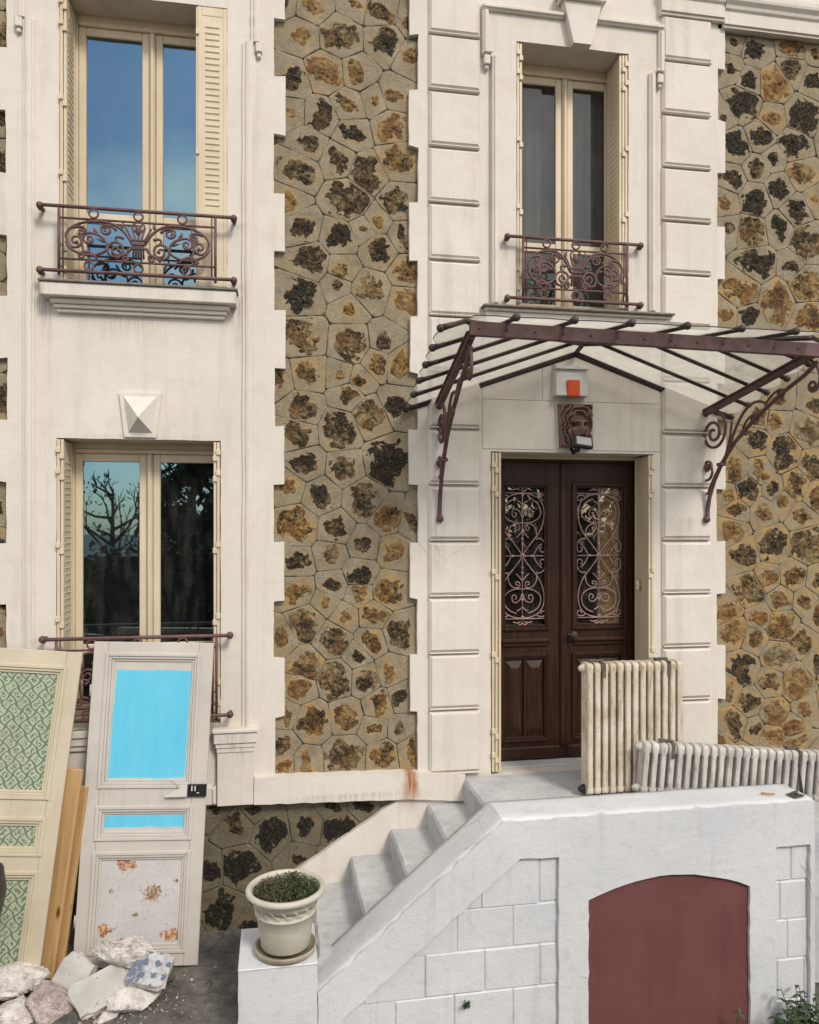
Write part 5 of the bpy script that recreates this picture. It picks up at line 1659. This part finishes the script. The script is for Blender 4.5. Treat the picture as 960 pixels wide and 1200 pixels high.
    m = MB(); m.prism(L([(1.945, -0.585), (1.945, 0.645)] + [(x, z + 0.006) for x, z in arch[2:-2]] + [(3.088, 0.645), (3.092, -0.585)]), [], 0.022, 0.046)
    m.build('arch_panel', 'oxblood', root, 'oxblood red painted panel filling the arch')
    # low pier that carries the pot
    pier = thing('gate_pier', 'squat white pier at the foot of the stair wall, carrying the pot', 'pier', (0.0, -1.05, 0.0))
    m = MB()
    outl = rough_loop([(-0.222, -0.1), (0.240, -0.1), (0.240, 0.405), (-0.222, 0.405)], 0.05, 0.002, 31)
    m.prism(outl, [], -0.200, 0.265)
    m.build('shaft', 'white', pier)
    m = MB(); m.box(-0.224, 0.242, -0.204, 0.268, 0.4055, 0.418, 0.005); m.build('cap', 'white', pier)
make_stair_wall()

# ================================================================== radiators on the landing
def radiator(name, label, loc, rot, n, pitch, H, depth, cols, mat, fat=0.34):
    root = thing(name, label, 'radiator', loc, rot)
    m = MB()
    hw = pitch * 0.5
    cy = [(-depth / 2 + 0.018) + (depth - 0.036) * k / (cols - 1) for k in range(cols)]
    for y in cy:                                             # the columns of one section
        prof = []
        for z, a, b in ((0.045, fat, .017), (0.075, fat, .0175), (H * .5, fat, .0175), (H - 0.085, fat, .0175), (H - 0.05, fat + .02, .018)):
            prof.append((z, pitch * a, b))
        vs, fs = [], []
        q = 16
        for (z, a, b) in prof:
            for j in range(q):
                t = 2 * math.pi * j / q
                vs.append((a * math.copysign(abs(math.cos(t)) ** .55, math.cos(t)), y + b * math.copysign(abs(math.sin(t)) ** .55, math.sin(t)), z))
        for i in range(len(prof) - 1):
            for j in range(q):
                fs.append((i * q + j, i * q + (j + 1) % q, (i + 1) * q + (j + 1) % q, (i + 1) * q + j))
        m.add(vs, fs, 0, True)
    for (za, zb, top) in ((H - 0.082, H, True), (0.02, 0.075, False)):      # rounded headers
        vs, fs = [], []
        q = 28
        for xs, g in ((-hw * 0.80, 0.90), (-hw * 0.62, 1.0), (hw * 0.62, 1.0), (hw * 0.80, 0.90)):
            for j in range(q):
                t = 2 * math.pi * j / q
                c, s_ = math.cos(t), math.sin(t)
                e = 0.55
                vs.append((xs, depth / 2 * g * math.copysign(abs(c) ** e, c), (za + zb) / 2 + (zb - za) / 2 * g * math.copysign(abs(s_) ** e, s_)))
        for i in range(3):
            for j in range(q):
                fs.append((i * q + j, (i + 1) * q + j, (i + 1) * q + (j + 1) % q, i * q + (j + 1) % q))
        fs += [tuple(range(q)), tuple(range(3 * q, 4 * q))[::-1]]
        m.add(vs, [f[::-1] for f in fs], 0, True)
    m.box(-0.5 * pitch, 0.5 * pitch, -0.016, 0.016, H - 0.058, H - 0.026, 0.004); m.box(-0.5 * pitch, 0.5 * pitch, -0.016, 0.016, 0.034, 0.062, 0.004)
    me = m.mesh('section', mat)
    for i in range(n):
        link('section', me, root, None, (pitch * (i + 0.5), RNG.uniform(-.002, .002), RNG.uniform(-.002, .002)))
    L = n * pitch
    for i, zz in enumerate((H - 0.042, 0.048)):
        v = MB()
        Mx = Matrix.Translation((-0.004, 0, zz)) @ Matrix.Rotation(-math.pi / 2, 4, 'Y')
        v.lathe([(0.0, 0.034), (0.016, 0.032), (0.020, 0.022), (0.026, 0.018), (0.026, 0.006), (0.034, 0.0), (0.034, -0.012)], 12, 0, Mx)
        v.build('end_plug', mat if (i == 0 or H < 0.5) else 'black', root)
    for xx in (L * 0.13, L * 0.80):
        b = MB()
        b.box(xx - 0.055, xx + 0.055, -0.014, 0.02, H + 0.006, H + 0.018, 0.003); b.box(xx - 0.06, xx - 0.03, -0.03, -0.0145, H + 0.001, H + 0.022, 0.003)
        b.box(xx + 0.020, xx + 0.042, -depth / 2 - 0.010, 0.0, H - 0.002, H + 0.0055, 0.002); b.box(xx + 0.020, xx + 0.042, -depth / 2 - 0.012, -depth / 2 - 0.004, H - 0.10, H - 0.0025, 0.002)
        b.build('wall_bracket', 'rusty', root)
    return root
radiator('radiator', 'tall cream cast iron radiator with rust streaks standing in front of the door', (2.205, -0.56, 1.056), (0, 0, 0), 13, 0.0585, 0.970, 0.135, 4, 'cream_radiator', 0.35)
radiator('radiator', 'long low grey cast iron radiator lying behind the white wall', (2.548, -0.705, 1.095), (0, 0.085, -0.065), 23, 0.063, 0.385, 0.12, 3, 'grey_radiator', 0.30)
blk = MB(); blk.box(-0.06, 0.06, -0.05, 0.05, 0, 0.035, 0.003)
tag(link('wood_block', blk.mesh('wood_block', 'pine'), None, None, (2.60, -0.71, 1.058)), 'small wood block propping the low grey radiator', 'block')

# small things on top of the stair wall
m = MB()
m.tube([(-0.045, 0, 0), (0.035, 0, 0)], 0.006, 6); m.tube([(0.035, 0, 0), (0.05, 0, 0)], [0.006, 0.001], 6)
tag(link('pencil', m.mesh('pencil', 'pencil'), None, None, (3.30, -1.12, 1.196), (0, 0, -0.35)), 'short yellow pencil stub lying on top of the white wall', 'pencil')
m = MB()
m.box(-0.045, 0.045, -0.04, 0.04, 0.0, 0.006, 0.002); m.box(-0.03, 0.03, 0.0, 0.008, 0.0065, 0.028, 0.002); m.box(-0.012, 0.012, -0.03, -0.0005, 0.0065, 0.016, 0.002)
tag(link('metal_bracket', m.mesh('metal_bracket', 'rusty'), None, None, (3.475, -1.165, 1.19), (0, 0, 0.3)), 'rusty metal plate lying at the right end of the white wall', 'metal plate')
m = MB()
m.tube([(0, 0, 0.0), (0.004, 0, 0.12), (-0.02, 0, 0.26)], [0.022, 0.018, 0.006], 8)
tag(link('cable_end', m.mesh('cable_end', 'black'), None, None, (3.60, -1.07, 0.86 + .2)), 'black cable end standing at the right end of the white wall', 'cable')
bpy.data.objects['cable_end'].location.z = 0.862
bpy.data.objects['cable_end'].scale = (1, 1, 1.75)

# ================================================================== old doors leaning on the wall
def old_door(label, loc, rot, W_, H_, paint, panels, mats, latch):
    """local frame: x across, z up, face towards -y, origin at the bottom centre"""
    root = thing('old_door', label, 'door', loc, rot)
    th = 0.034
    xa, xb = -W_ / 2, W_ / 2
    sw = 0.098
    def piece(name, x0, x1, z0, z1, y0=-th, y1=0.0, bev=0.004, mat=paint):
        m = MB(); m.box(x0, x1, y0, y1, z0, z1, bev); return m.build(name, mat, root)
    piece('stile', xa, xa + sw - .0005, 0, H_); piece('stile', xb - sw + .0005, xb, 0, H_)
    zs = [0.0] + [z for p in panels for z in p] + [H_]
    for i in range(0, len(zs), 2):
        piece('rail', xa + sw, xb - sw, zs[i], zs[i + 1], -th + 0.0008)
    for (z0, z1), mt in zip(panels, mats):
        p = piece('panel', xa + sw - 0.002, xb - sw + 0.002, z0 - 0.002, z1 + 0.002, -th + 0.020, -0.006, 0.0, mt)
        for (o0, o1, y0) in ((-0.014, 0.010, -th - 0.010), (0.010, 0.028, -th - 0.002), (0.028, 0.046, -th + 0.010)):
            a0, a1, b0, b1 = xa + sw + o0, xb - sw - o0, z0 + o0, z1 - o0
            c = o1 - o0
            m = MB()
            yb_ = -th + 0.021
            m.box(a0, a0 + c, y0, yb_, b0, b1, 0.003); m.box(a1 - c, a1, y0, yb_, b0, b1, 0.003)
            m.box(a0 + c, a1 - c, y0 + 0.0006, yb_, b0, b0 + c, 0.003); m.box(a0 + c, a1 - c, y0 + 0.0006, yb_, b1 - c, b1, 0.003)
            m.build('moulding', paint, p)
    for zz in (0.30, 1.15, 1.85):
        m = MB(); m.tube([(xa - 0.006, -th * .5, zz - 0.04), (xa - 0.006, -th * .5, zz + 0.04)], 0.009, 6); m.build('hinge', paint, root)
    if latch:
        m = MB(); m.box(xb - 0.125, xb + 0.003, -th - 0.022, -th - 0.0005, 1.125, 1.21, 0.004); m.build('lock_case', 'black', root, 'black lock case')
        m = MB()
        for q in (0, 1):
            m.box(xb - 0.100 + 0.022 * q, xb - 0.092 + 0.022 * q, -th - 0.0245, -th - 0.0222, 1.165, 1.200, 0.0)
        m.box(xb - 0.062, xb - 0.045, -th - 0.0245, -th - 0.0222, 1.150, 1.156, 0.0)
        m.build('lock_mark', 'white_plastic', root)
        m = MB()
        m.prism([(xb - 0.128, 1.128), (xb - 0.128, 1.205), (xb - 0.20, 1.175), (xb - 0.275, 1.135), (xb - 0.275, 1.126)], [], -th - 0.03, -th - 0.006); m.build('handle_guard', 'white_plastic', root)
        m = MB(); m.tube([(xb - 0.19, -th - 0.02, 1.18), (xb - 0.20, -th - 0.03, 1.23), (xb - 0.24, -th - 0.03, 1.26)], 0.003, 5); m.build('wire', 'white_plastic', root)
    return root
def lean(bottom, tilt, roll, yaw):
    """rotate a door: roll in its own plane, lean back to the wall, then turn about the vertical"""
    return (Matrix.Rotation(yaw, 4, 'Z') @ Matrix.Rotation(-tilt, 4, 'X') @ Matrix.Rotation(roll, 4, 'Y')).to_euler()
old_door('grey-white panelled old door with sky-blue painted upper panels leaning on the wall', (-0.945, -0.355, 0.012), lean(0, 0.115, 0.034, -0.05), 0.825, 2.19,
         'grey_door_paint', [(0.10, 0.745), (0.845, 1.05), (1.195, 2.10)], ['floral_paper', 'blue_paint_small', 'blue_paint_large'], True)
old_door('ivory panelled old door with green trellis wallpaper panels at the left edge', (-1.965, -0.52, 0.012), lean(0, 0.165, 0.098, 0.05), 0.86, 2.20,
         'ivory_door_paint', [(0.11, 0.745), (0.865, 1.085), (1.225, 2.085)], ['green_paper', 'green_paper', 'green_paper'], False)

def plank(label, loc, rot, w, th, h, seed):
    r = random.Random(seed)
    m = MB(); m.box(-w / 2, w / 2, -th, 0, 0, h, 0.004)
    o = tag(m.build('plank', 'pine'), label, 'plank', 'boards between the old doors')
    o.location = loc; o.rotation_euler = rot
    return o
plank('wide yellow pine board leaning between the two old doors', (-1.515, -0.385, 0.01), lean(0, 0.125, 0.075, -0.35), 0.125, 0.028, 1.36, 1)
plank('narrow short pine batten behind the wide pine board', (-1.435, -0.335, 0.01), lean(0, 0.125, 0.070, -0.35), 0.05, 0.03, 1.22, 2)

# ================================================================== rubble at the foot of the doors
def lump(name, label, cat, loc, rot, dims, seed, mats, rough=0.22, power=1.0, sub=5, group=None, top_flat=None):
    bm = bmesh.new()
    bmesh.ops.create_icosphere(bm, subdivisions=sub, radius=1.0)
    pr = random.Random(int(seed * 10))
    planes = []
    for _ in range(14):
        pn = Vector((pr.uniform(-1, 1), pr.uniform(-1, 1), pr.uniform(-0.6, 1))).normalized()
        planes.append((pn, pr.uniform(0.50, 0.85)))
    for v in bm.verts:
        p = v.co.normalized()
        q = Vector([math.copysign(abs(c) ** power, c) for c in p])
        n = noise.noise(p * 1.3 + Vector((seed, 0, 0))) * 0.9 + noise.noise(p * 3.1 + Vector((seed, 5, 0))) * 0.5 + noise.noise(p * 8 + Vector((seed, 9, 0))) * 0.22
        q *= 1.0 + rough * n * 0.7
        for (pn, pd) in planes:
            e = q.dot(pn) - pd
            if e > 0:
                q -= pn * (e * 0.93)
        q *= 1.0 + 0.075 * noise.noise(p * 5 + Vector((seed, 2, 0))) + 0.06 * noise.noise(p * 11 + Vector((seed, 7, 3))) + 0.035 * noise.noise(p * 23 + Vector((seed, 4, 3)))
        if top_flat is not None and q.z > top_flat:
            q.z = top_flat + (q.z - top_flat) * 0.06
        v.co = Vector((q.x * dims[0], q.y * dims[1], q.z * dims[2]))
    me = bpy.data.meshes.new(name)
    for f in bm.faces:
        f.smooth = False
        f.material_index = 1 if (len(mats) > 1 and f.normal.z > 0.8 and f.calc_center_median().z > dims[2] * 0.2) else 0
    bm.to_mesh(me); bm.free()
    for k in mats:
        me.materials.append(MAT[k])
    return tag(link(name, me, None, None, loc, rot), label, cat, group)
GR = 'lumps of rubble in front of the old doors'
def slab(name, label, loc, rot, w, d, t, seed, mats, cat='rubble'):
    """a broken slab: jagged outline, glazed or painted top on a rough body"""
    r = random.Random(seed)
    n = 15
    out = []
    for k in range(n):
        a = 2 * math.pi * k / n
        c, s_ = math.cos(a), math.sin(a)
        e = 0.32
        q = r.uniform(0.88, 1.06)
        out.append((w * math.copysign(abs(c) ** e, c) * q, d * math.copysign(abs(s_) ** e, s_) * q))
    vs, fs = [], []
    layers = [(0.92, 0.0), (1.0, t * 0.3), (0.97, t * 0.75), (1.0, t * 0.93), (0.985, t)]
    for (g, z) in layers:
        for (x, y) in out:
            j = 1 + (r.uniform(-0.06, 0.06) if z < t * 0.9 else 0)
            vs.append((x * g * j, y * g * j, z + (r.uniform(-.006, .006) if z < t * .9 else 0)))
    for i in range(len(layers) - 1):
        for k in range(n):
            fs.append((i * n + k, i * n + (k + 1) % n, (i + 1) * n + (k + 1) % n, (i + 1) * n + k))
    m = MB(); m.add(vs, fs, 0); m.add([vs[k] for k in range(n)], [tuple(range(n))[::-1]], 0)
    m.add([vs[4 * n + k] for k in range(n)], [tuple(range(n))], 1 if len(mats) > 1 else 0)
    o = m.build(name, mats)
    o.location = loc; o.rotation_euler = rot
    return tag(o, label, cat, GR)
lump('plaster_lump', 'largest pale crumbly plaster lump, resting against the foot of the grey-white door', 'rubble', (-0.985, -0.60, 0.255), (0.1, -0.12, 0.12), (0.235, 0.125, 0.125), 3.3, ['plaster'], 0.20, 0.75, 5, GR)
slab('tile_fragment', 'blue and white patterned tile fragment on top of the rubble', (-0.79, -0.73, 0.155), (0.58, 0.10, -0.25), 0.125, 0.105, 0.06, 5, ['plaster', 'blue_tile'], 'tile')
slab('tile_fragment', 'grey worn printed tile fragment lying low in the middle of the rubble', (-1.08, -0.745, 0.075), (0.45, -0.15, 0.55), 0.19, 0.125, 0.06, 6, ['plaster', 'grey_tile'], 'tile')
slab('tile_fragment', 'upright grey-white tiled chunk leaning against the pine board', (-1.30, -0.57, 0.05), (0.98, 0.35, -0.45), 0.115, 0.175, 0.095, 7, ['plaster', 'grey_tile'], 'tile')
lump('plaster_lump', 'pointed white plaster piece under the blue tile fragment', 'rubble', (-0.875, -0.82, 0.055), (0.35, 0.0, 0.5), (0.175, 0.115, 0.07), 8.1, ['plaster'], 0.25, 0.6, 5, GR)
lump('plaster_lump', 'flat white slab of rubble at the left edge under the ivory door', 'rubble', (-1.66, -0.60, 0.15), (0.08, 0.16, 0.1), (0.25, 0.14, 0.085), 2.2, ['plaster'], 0.20, 0.55, 5, GR)
lump('plaster_lump', 'pinkish jagged rubble lump low at the left corner', 'rubble', (-1.40, -0.78, 0.075), (0.2, 0.1, 0.6), (0.20, 0.16, 0.11), 6.4, ['pink_plaster'], 0.28, 0.7, 5, GR)
lump('plaster_lump', 'pale rubble slab in the bottom left corner', 'rubble', (-1.60, -0.84, 0.05), (0.25, 0.2, 0.3), (0.20, 0.13, 0.07), 4.9, ['plaster'], 0.24, 0.6, 5, GR)
lump('plaster_lump', 'dark grey rubble piece wedged behind the grey worn tile', 'rubble', (-1.16, -0.60, 0.06), (0.2, 0.0, 0.2), (0.12, 0.08, 0.065), 5.7, ['concrete'], 0.25, 0.7, 5, GR)
lump('plaster_lump', 'dark grey rubble piece beside the blue tile at the door foot', 'rubble', (-0.74, -0.585, 0.05), (0.1, 0.1, 0.2), (0.12, 0.07, 0.05), 9.7, ['concrete'], 0.28, 0.7, 5, GR)
lump('plaster_lump', 'thin flaked plaster sliver in front of the worn tile', 'rubble', (-1.02, -0.90, 0.018), (0.1, 0.05, 1.0), (0.10, 0.05, 0.02), 7.7, ['plaster'], 0.22, 0.6, 5, GR)
lump('plaster_lump', 'dark flat rubble piece under the pinkish lump', 'rubble', (-1.24, -0.86, 0.02), (0.1, 0.0, 0.3), (0.12, 0.08, 0.028), 1.7, ['concrete'], 0.25, 0.6, 5, GR)
cr = random.Random(77)
crumb = MB()
for _ in range(420):
    a, b = cr.gauss(-1.12, 0.33), cr.gauss(-0.78, 0.16)
    if not (-2.2 < a < -0.27 and -1.35 < b < -0.42):
        continue
    sz = cr.uniform(0.0015, 0.006) * (1.9 if cr.random() < 0.08 else 1)
    Mx = Matrix.Translation((a, b, ground_z(a, b) + sz * 0.5)) @ Matrix.Rotation(cr.uniform(0, 6), 4, 'Z') @ Matrix.Rotation(cr.uniform(0, 1), 4, 'X')
    crumb.box(-sz, sz * cr.uniform(.6, 1.2), -sz * cr.uniform(.5, 1), sz, -sz * .7, sz * .6, 0, 0, Mx)
o = crumb.build('plaster_crumbs', 'pink_plaster'); o['kind'] = 'stuff'; tag(o, 'scattered small plaster crumbs on the concrete around the rubble', 'crumbs')
# black sack at the very edge
bm = bmesh.new(); bmesh.ops.create_icosphere(bm, subdivisions=4, radius=1.0)
for v in bm.verts:
    p = v.co.copy()
    z = p.z
    f = 1.0 - 0.55 * sstep(0.0, 1.0, z)
    n = noise.noise(p * 2.2) * 0.12 + noise.noise(p * 5) * 0.05
    q = Vector([math.copysign(abs(c) ** 0.6, c) for c in p])
    hh = 0.5 + 0.5 * q.z
    wd = max(0.09, 0.012 + 0.266 * hh) * (1 + n * 0.6)
    v.co = Vector((q.x * wd, q.y * 0.15 * (1 + n), hh * (0.92 + 0.085 * q.x)))
me = bpy.data.meshes.new('black_sack')
for f in bm.faces:
    f.smooth = True
bm.to_mesh(me); bm.free(); me.materials.append(MAT['black'])
tag(link('black_sack', me, None, None, (-1.865, -0.78, 0.0)), 'black plastic sack with a pointed corner at the left edge', 'sack')

# ================================================================== flower pot on the pier
def make_pot():
    root = thing('flower_pot', 'cream flower pot with a rope band and low dark plants on the pier', 'flower pot', (0.055, -1.085, 0.419))
    prof = [(0.0, 0.038), (0.140, 0.038), (0.148, 0.05), (0.165, 0.17), (0.180, 0.245), (0.187, 0.250), (0.187, 0.258), (0.182, 0.262), (0.186, 0.275), (0.189, 0.290), (0.192, 0.305), (0.195, 0.318), (0.197, 0.330), (0.203, 0.334), (0.203, 0.340), (0.200, 0.344), (0.215, 0.352), (0.236, 0.362), (0.242, 0.374), (0.240, 0.388), (0.230, 0.396), (0.214, 0.396), (0.206, 0.385), (0.200, 0.34), (0.195, 0.30), (0.0, 0.30)]
    wob = lambda a, j, z: (0.0055 * (math.sin(a * 17 + z * 95)) if 8 <= j <= 12 else 0.0)
    m = MB(); m.lathe(prof, 136, 0, None, wob); m.build('pot_body', 'pot', root)
    m = MB(); m.lathe([(0.0, 0.0), (0.160, 0.0), (0.182, 0.012), (0.190, 0.040), (0.186, 0.046), (0.178, 0.042), (0.170, 0.018), (0.0, 0.016)], 48); m.build('saucer', 'saucer', root)
    m = MB()
    n = 20
    vs = [(0, 0, 0.352)]
    for k in range(1, 7):
        for q in range(n):
            a = 2 * math.pi * q / n
            rr = 0.201 * k / 6
            vs.append((rr * math.cos(a), rr * math.sin(a), 0.348 + 0.012 * noise.noise(Vector((rr * math.cos(a) * 14, rr * math.sin(a) * 14, 2))) - 0.012 * (k == 6)))
    fs = [(0, 1 + q, 1 + (q + 1) % n) for q in range(n)] + [(1 + (k - 1) * n + q, 1 + k * n + q, 1 + k * n + (q + 1) % n, 1 + (k - 1) * n + (q + 1) % n) for k in range(1, 6) for q in range(n)]
    m.add(vs, fs, 0, True); m.build('soil', 'soil', root)
    r = random.Random(5)
    m = MB()
    for _ in range(3000):
        a, rr = r.uniform(0, 6.283), 0.19 * math.sqrt(r.random())
        x, y = rr * math.cos(a), rr * math.sin(a)
        den = noise.noise(Vector((x * 9, y * 9, 4)))
        if den < -0.42:
            continue
        z = 0.352 + r.uniform(0, 0.045 + 0.04 * max(0, den))
        s_ = r.uniform(0.006, 0.012)
        Mx = Matrix.Translation((x, y, z)) @ Matrix.Rotation(r.uniform(0, 6.28), 4, 'Z') @ Matrix.Rotation(r.uniform(-0.9, 0.9), 4, 'X')
        m.add([(-s_ * .5, 0, 0), (0, -s_, 0.002), (s_ * .5, 0, 0), (0, s_, 0.002)], [(0, 1, 2, 3)], 1 if (x < -0.02 and r.random() < 0.25) or r.random() < 0.08 else 0, False, Mx)
    o = m.build('ground_cover', ['moss_leaf', 'dry_leaf'], root); o['kind'] = 'stuff'
make_pot()

# ================================================================== small plants
def leafy(name, label, loc, h, spread, n, leaf, L, seed, out=(0, -1)):
    r = random.Random(seed)
    root = thing(name, label, 'plant', loc)
    st, lf = MB(), MB()
    for k in range(n):
        a = r.uniform(0, 6.283)
        hh = h * r.uniform(0.55, 1.0)
        dx, dy = math.cos(a) * spread * r.uniform(.2, 1), math.sin(a) * spread * r.uniform(.2, .7) + out[1] * 0.04
        pts = [(dx * t ** 1.5, dy * t ** 1.5, hh * t) for t in (0, .25, .5, .75, 1)]
        st.tube(pts, [0.005, 0.0045, 0.004, 0.003, 0.002], 5)
        m_ = max(4, int(hh / 0.03))
        for q in range(m_):
            t = 0.25 + 0.75 * q / m_
            b = Vector((dx * t ** 1.5, dy * t ** 1.5, hh * t))
            az = q * 2.4 + r.uniform(-.4, .4)
            l = L * r.uniform(0.6, 1.1) * (1.1 - 0.4 * t)
            Mx = Matrix.Translation(b) @ Matrix.Rotation(az, 4, 'Z') @ Matrix.Rotation(r.uniform(-0.5, 0.35), 4, 'Y')
            lf.add([(0, 0, 0), (l * .35, -l * .2, 0.004), (l * .7, -l * .16, -0.002), (l, 0, -l * .18), (l * .7, l * .16, -0.002), (l * .35, l * .2, 0.004), (l * .5, 0, -l * .04)],
                   [(0, 1, 6), (1, 2, 6), (2, 3, 6), (3, 4, 6), (4, 5, 6), (5, 0, 6)], 0, True, Mx)
    st.build('stem', leaf, root)
    o = lf.build('foliage', leaf, root); o['kind'] = 'stuff'
    return root
leafy('shrub', 'dark leafy shrub at the bottom right in front of the white wall', (3.33, -1.45, -0.55), 0.60, 0.30, 75, 'shrub_leaf', 0.095, 3)
leafy('weed', 'small green weed sprig beside the red arch', (2.90, -1.32, -0.55), 0.50, 0.06, 5, 'weed_leaf', 0.07, 4)
w_ = leafy('weed', 'tiny weed growing from a joint of the white block wall', (1.155, -1.225, 0.03), 0.075, 0.045, 9, 'shrub_leaf', 0.026, 6)

# ================================================================== across the street, seen only in the window glass
def tree(name, label, loc, h, rad, leaf, seed, trunk=0.35, conical=False, count=2600, size=0.16):
    r = random.Random(seed)
    root = thing(name, label, 'tree', loc, (0, 0, 0), 'trees across from the house')
    t = MB()
    t.tube([(0, 0, -0.1), (0.03, 0.02, h * .3), (-0.04, 0, h * .6), (0, 0, h * .92)], [0.16, 0.12, 0.07, 0.02], 8)
    def grow(p, d, l, rd, depth):
        q = p + d * l * 0.5 + Vector((r.uniform(-.08, .08), r.uniform(-.08, .08), r.uniform(-.02, .1))) * l
        e = p + d * l + Vector((0, 0, 0.12 * l))
        t.tube([p, q, e], [rd, rd * .8, rd * .5], 5)
        if depth:
            for _ in range(3):
                nd = (d + Vector((r.uniform(-.9, .9), r.uniform(-.9, .9), r.uniform(-.2, .7)))).normalized()
                grow(q.lerp(e, r.uniform(0, 1)), nd, l * r.uniform(.4, .65), rd * .45, depth - 1)
    for k in range(13):
        z0 = h * (trunk * .8 + (0.9 - trunk * .8) * (k + r.uniform(-.4, .4)) / 13)
        a = r.uniform(0, 6.283)
        grow(Vector((0, 0, z0)), Vector((math.cos(a), math.sin(a), r.uniform(.1, .8))).normalized(), rad * r.uniform(.45, .9) * (1 - 0.5 * k / 13), 0.045, 2)
    t.build('trunk', 'bark', root)
    m = MB()
    for _ in range(count):
        q = r.random()
        z = h * (trunk * 0.55 + (1 - trunk * 0.55) * q)
        rr = rad * ((1 - q) * 0.95 + 0.08 if conical else math.sin(math.pi * min(1, 0.12 + 0.86 * q)) ** 0.6)
        a = r.uniform(0, 6.283)
        d = rr * math.sqrt(r.random())
        p = Vector((d * math.cos(a), d * math.sin(a), z))
        if noise.noise(p * 1.1 + Vector((seed, 0, 0))) < -0.15:
            continue
        Mx = Matrix.Translation(p) @ Matrix.Rotation(r.uniform(0, 6.28), 4, 'Z') @ Matrix.Rotation(r.uniform(-1.2, 1.2), 4, 'X')
        s_ = size * r.uniform(0.5, 1.2)
        m.add([(-s_ * .5, 0, 0), (0, -s_, 0), (s_ * .5, 0, 0), (0, s_, 0)], [(0, 1, 2, 3)], 0, False, Mx)
    m.build('crown', leaf, root)
tree('evergreen_tree', 'dark evergreen tree mirrored in the right pane of the lower window', (-2.0, -13.0, -0.4), 7.0, 1.35, 'tree_leaf', 2, 0.15, False, 9500, 0.20)
tree('garden_tree', 'spreading garden tree mirrored in the left pane of the lower window', (-4.4, -15.5, -0.4), 4.9, 2.0, 'tree_leaf', 5, 0.62, False, 420, 0.10)
tree('garden_tree', 'broad dark tree added across from the front door to darken its glass', (8.3, -15.8, -0.4), 7.2, 3.2, 'tree_leaf', 7, 0.2, False, 5200, 0.26)  # unseen tree, added to keep bright sky out of the door glass
def hedge():
    root = thing('hedge', 'clipped dark hedge running along the far side of the street', 'hedge', (0, -14, -0.4))
    r = random.Random(9)
    m = MB(); m.box(-16, 16, -0.35, 0.35, 0, 2.7); m.build('inner_branches', 'bark', root)
    m = MB()
    for _ in range(9000):
        x, y, z = r.uniform(-16.2, 16.2), r.uniform(0.3, 0.62) * r.choice((-1, 1, 1, 1)), r.uniform(0, 3.0)
        z += 0.25 * noise.noise(Vector((x * 1.2, 0, z)))
        if z > 2.7:
            y *= r.uniform(-1, 1)
        Mx = Matrix.Translation((x, y, z)) @ Matrix.Rotation(r.uniform(0, 6.28), 4, 'Z') @ Matrix.Rotation(r.uniform(-1.2, 1.2), 4, 'X')
        s_ = r.uniform(0.09, 0.19)
        m.add([(-s_ * .5, 0, 0), (0, -s_, 0), (s_ * .5, 0, 0), (0, s_, 0)], [(0, 1, 2, 3)], 0, False, Mx)
    m.build('foliage', 'tree_leaf', root)['kind'] = 'stuff'
hedge()
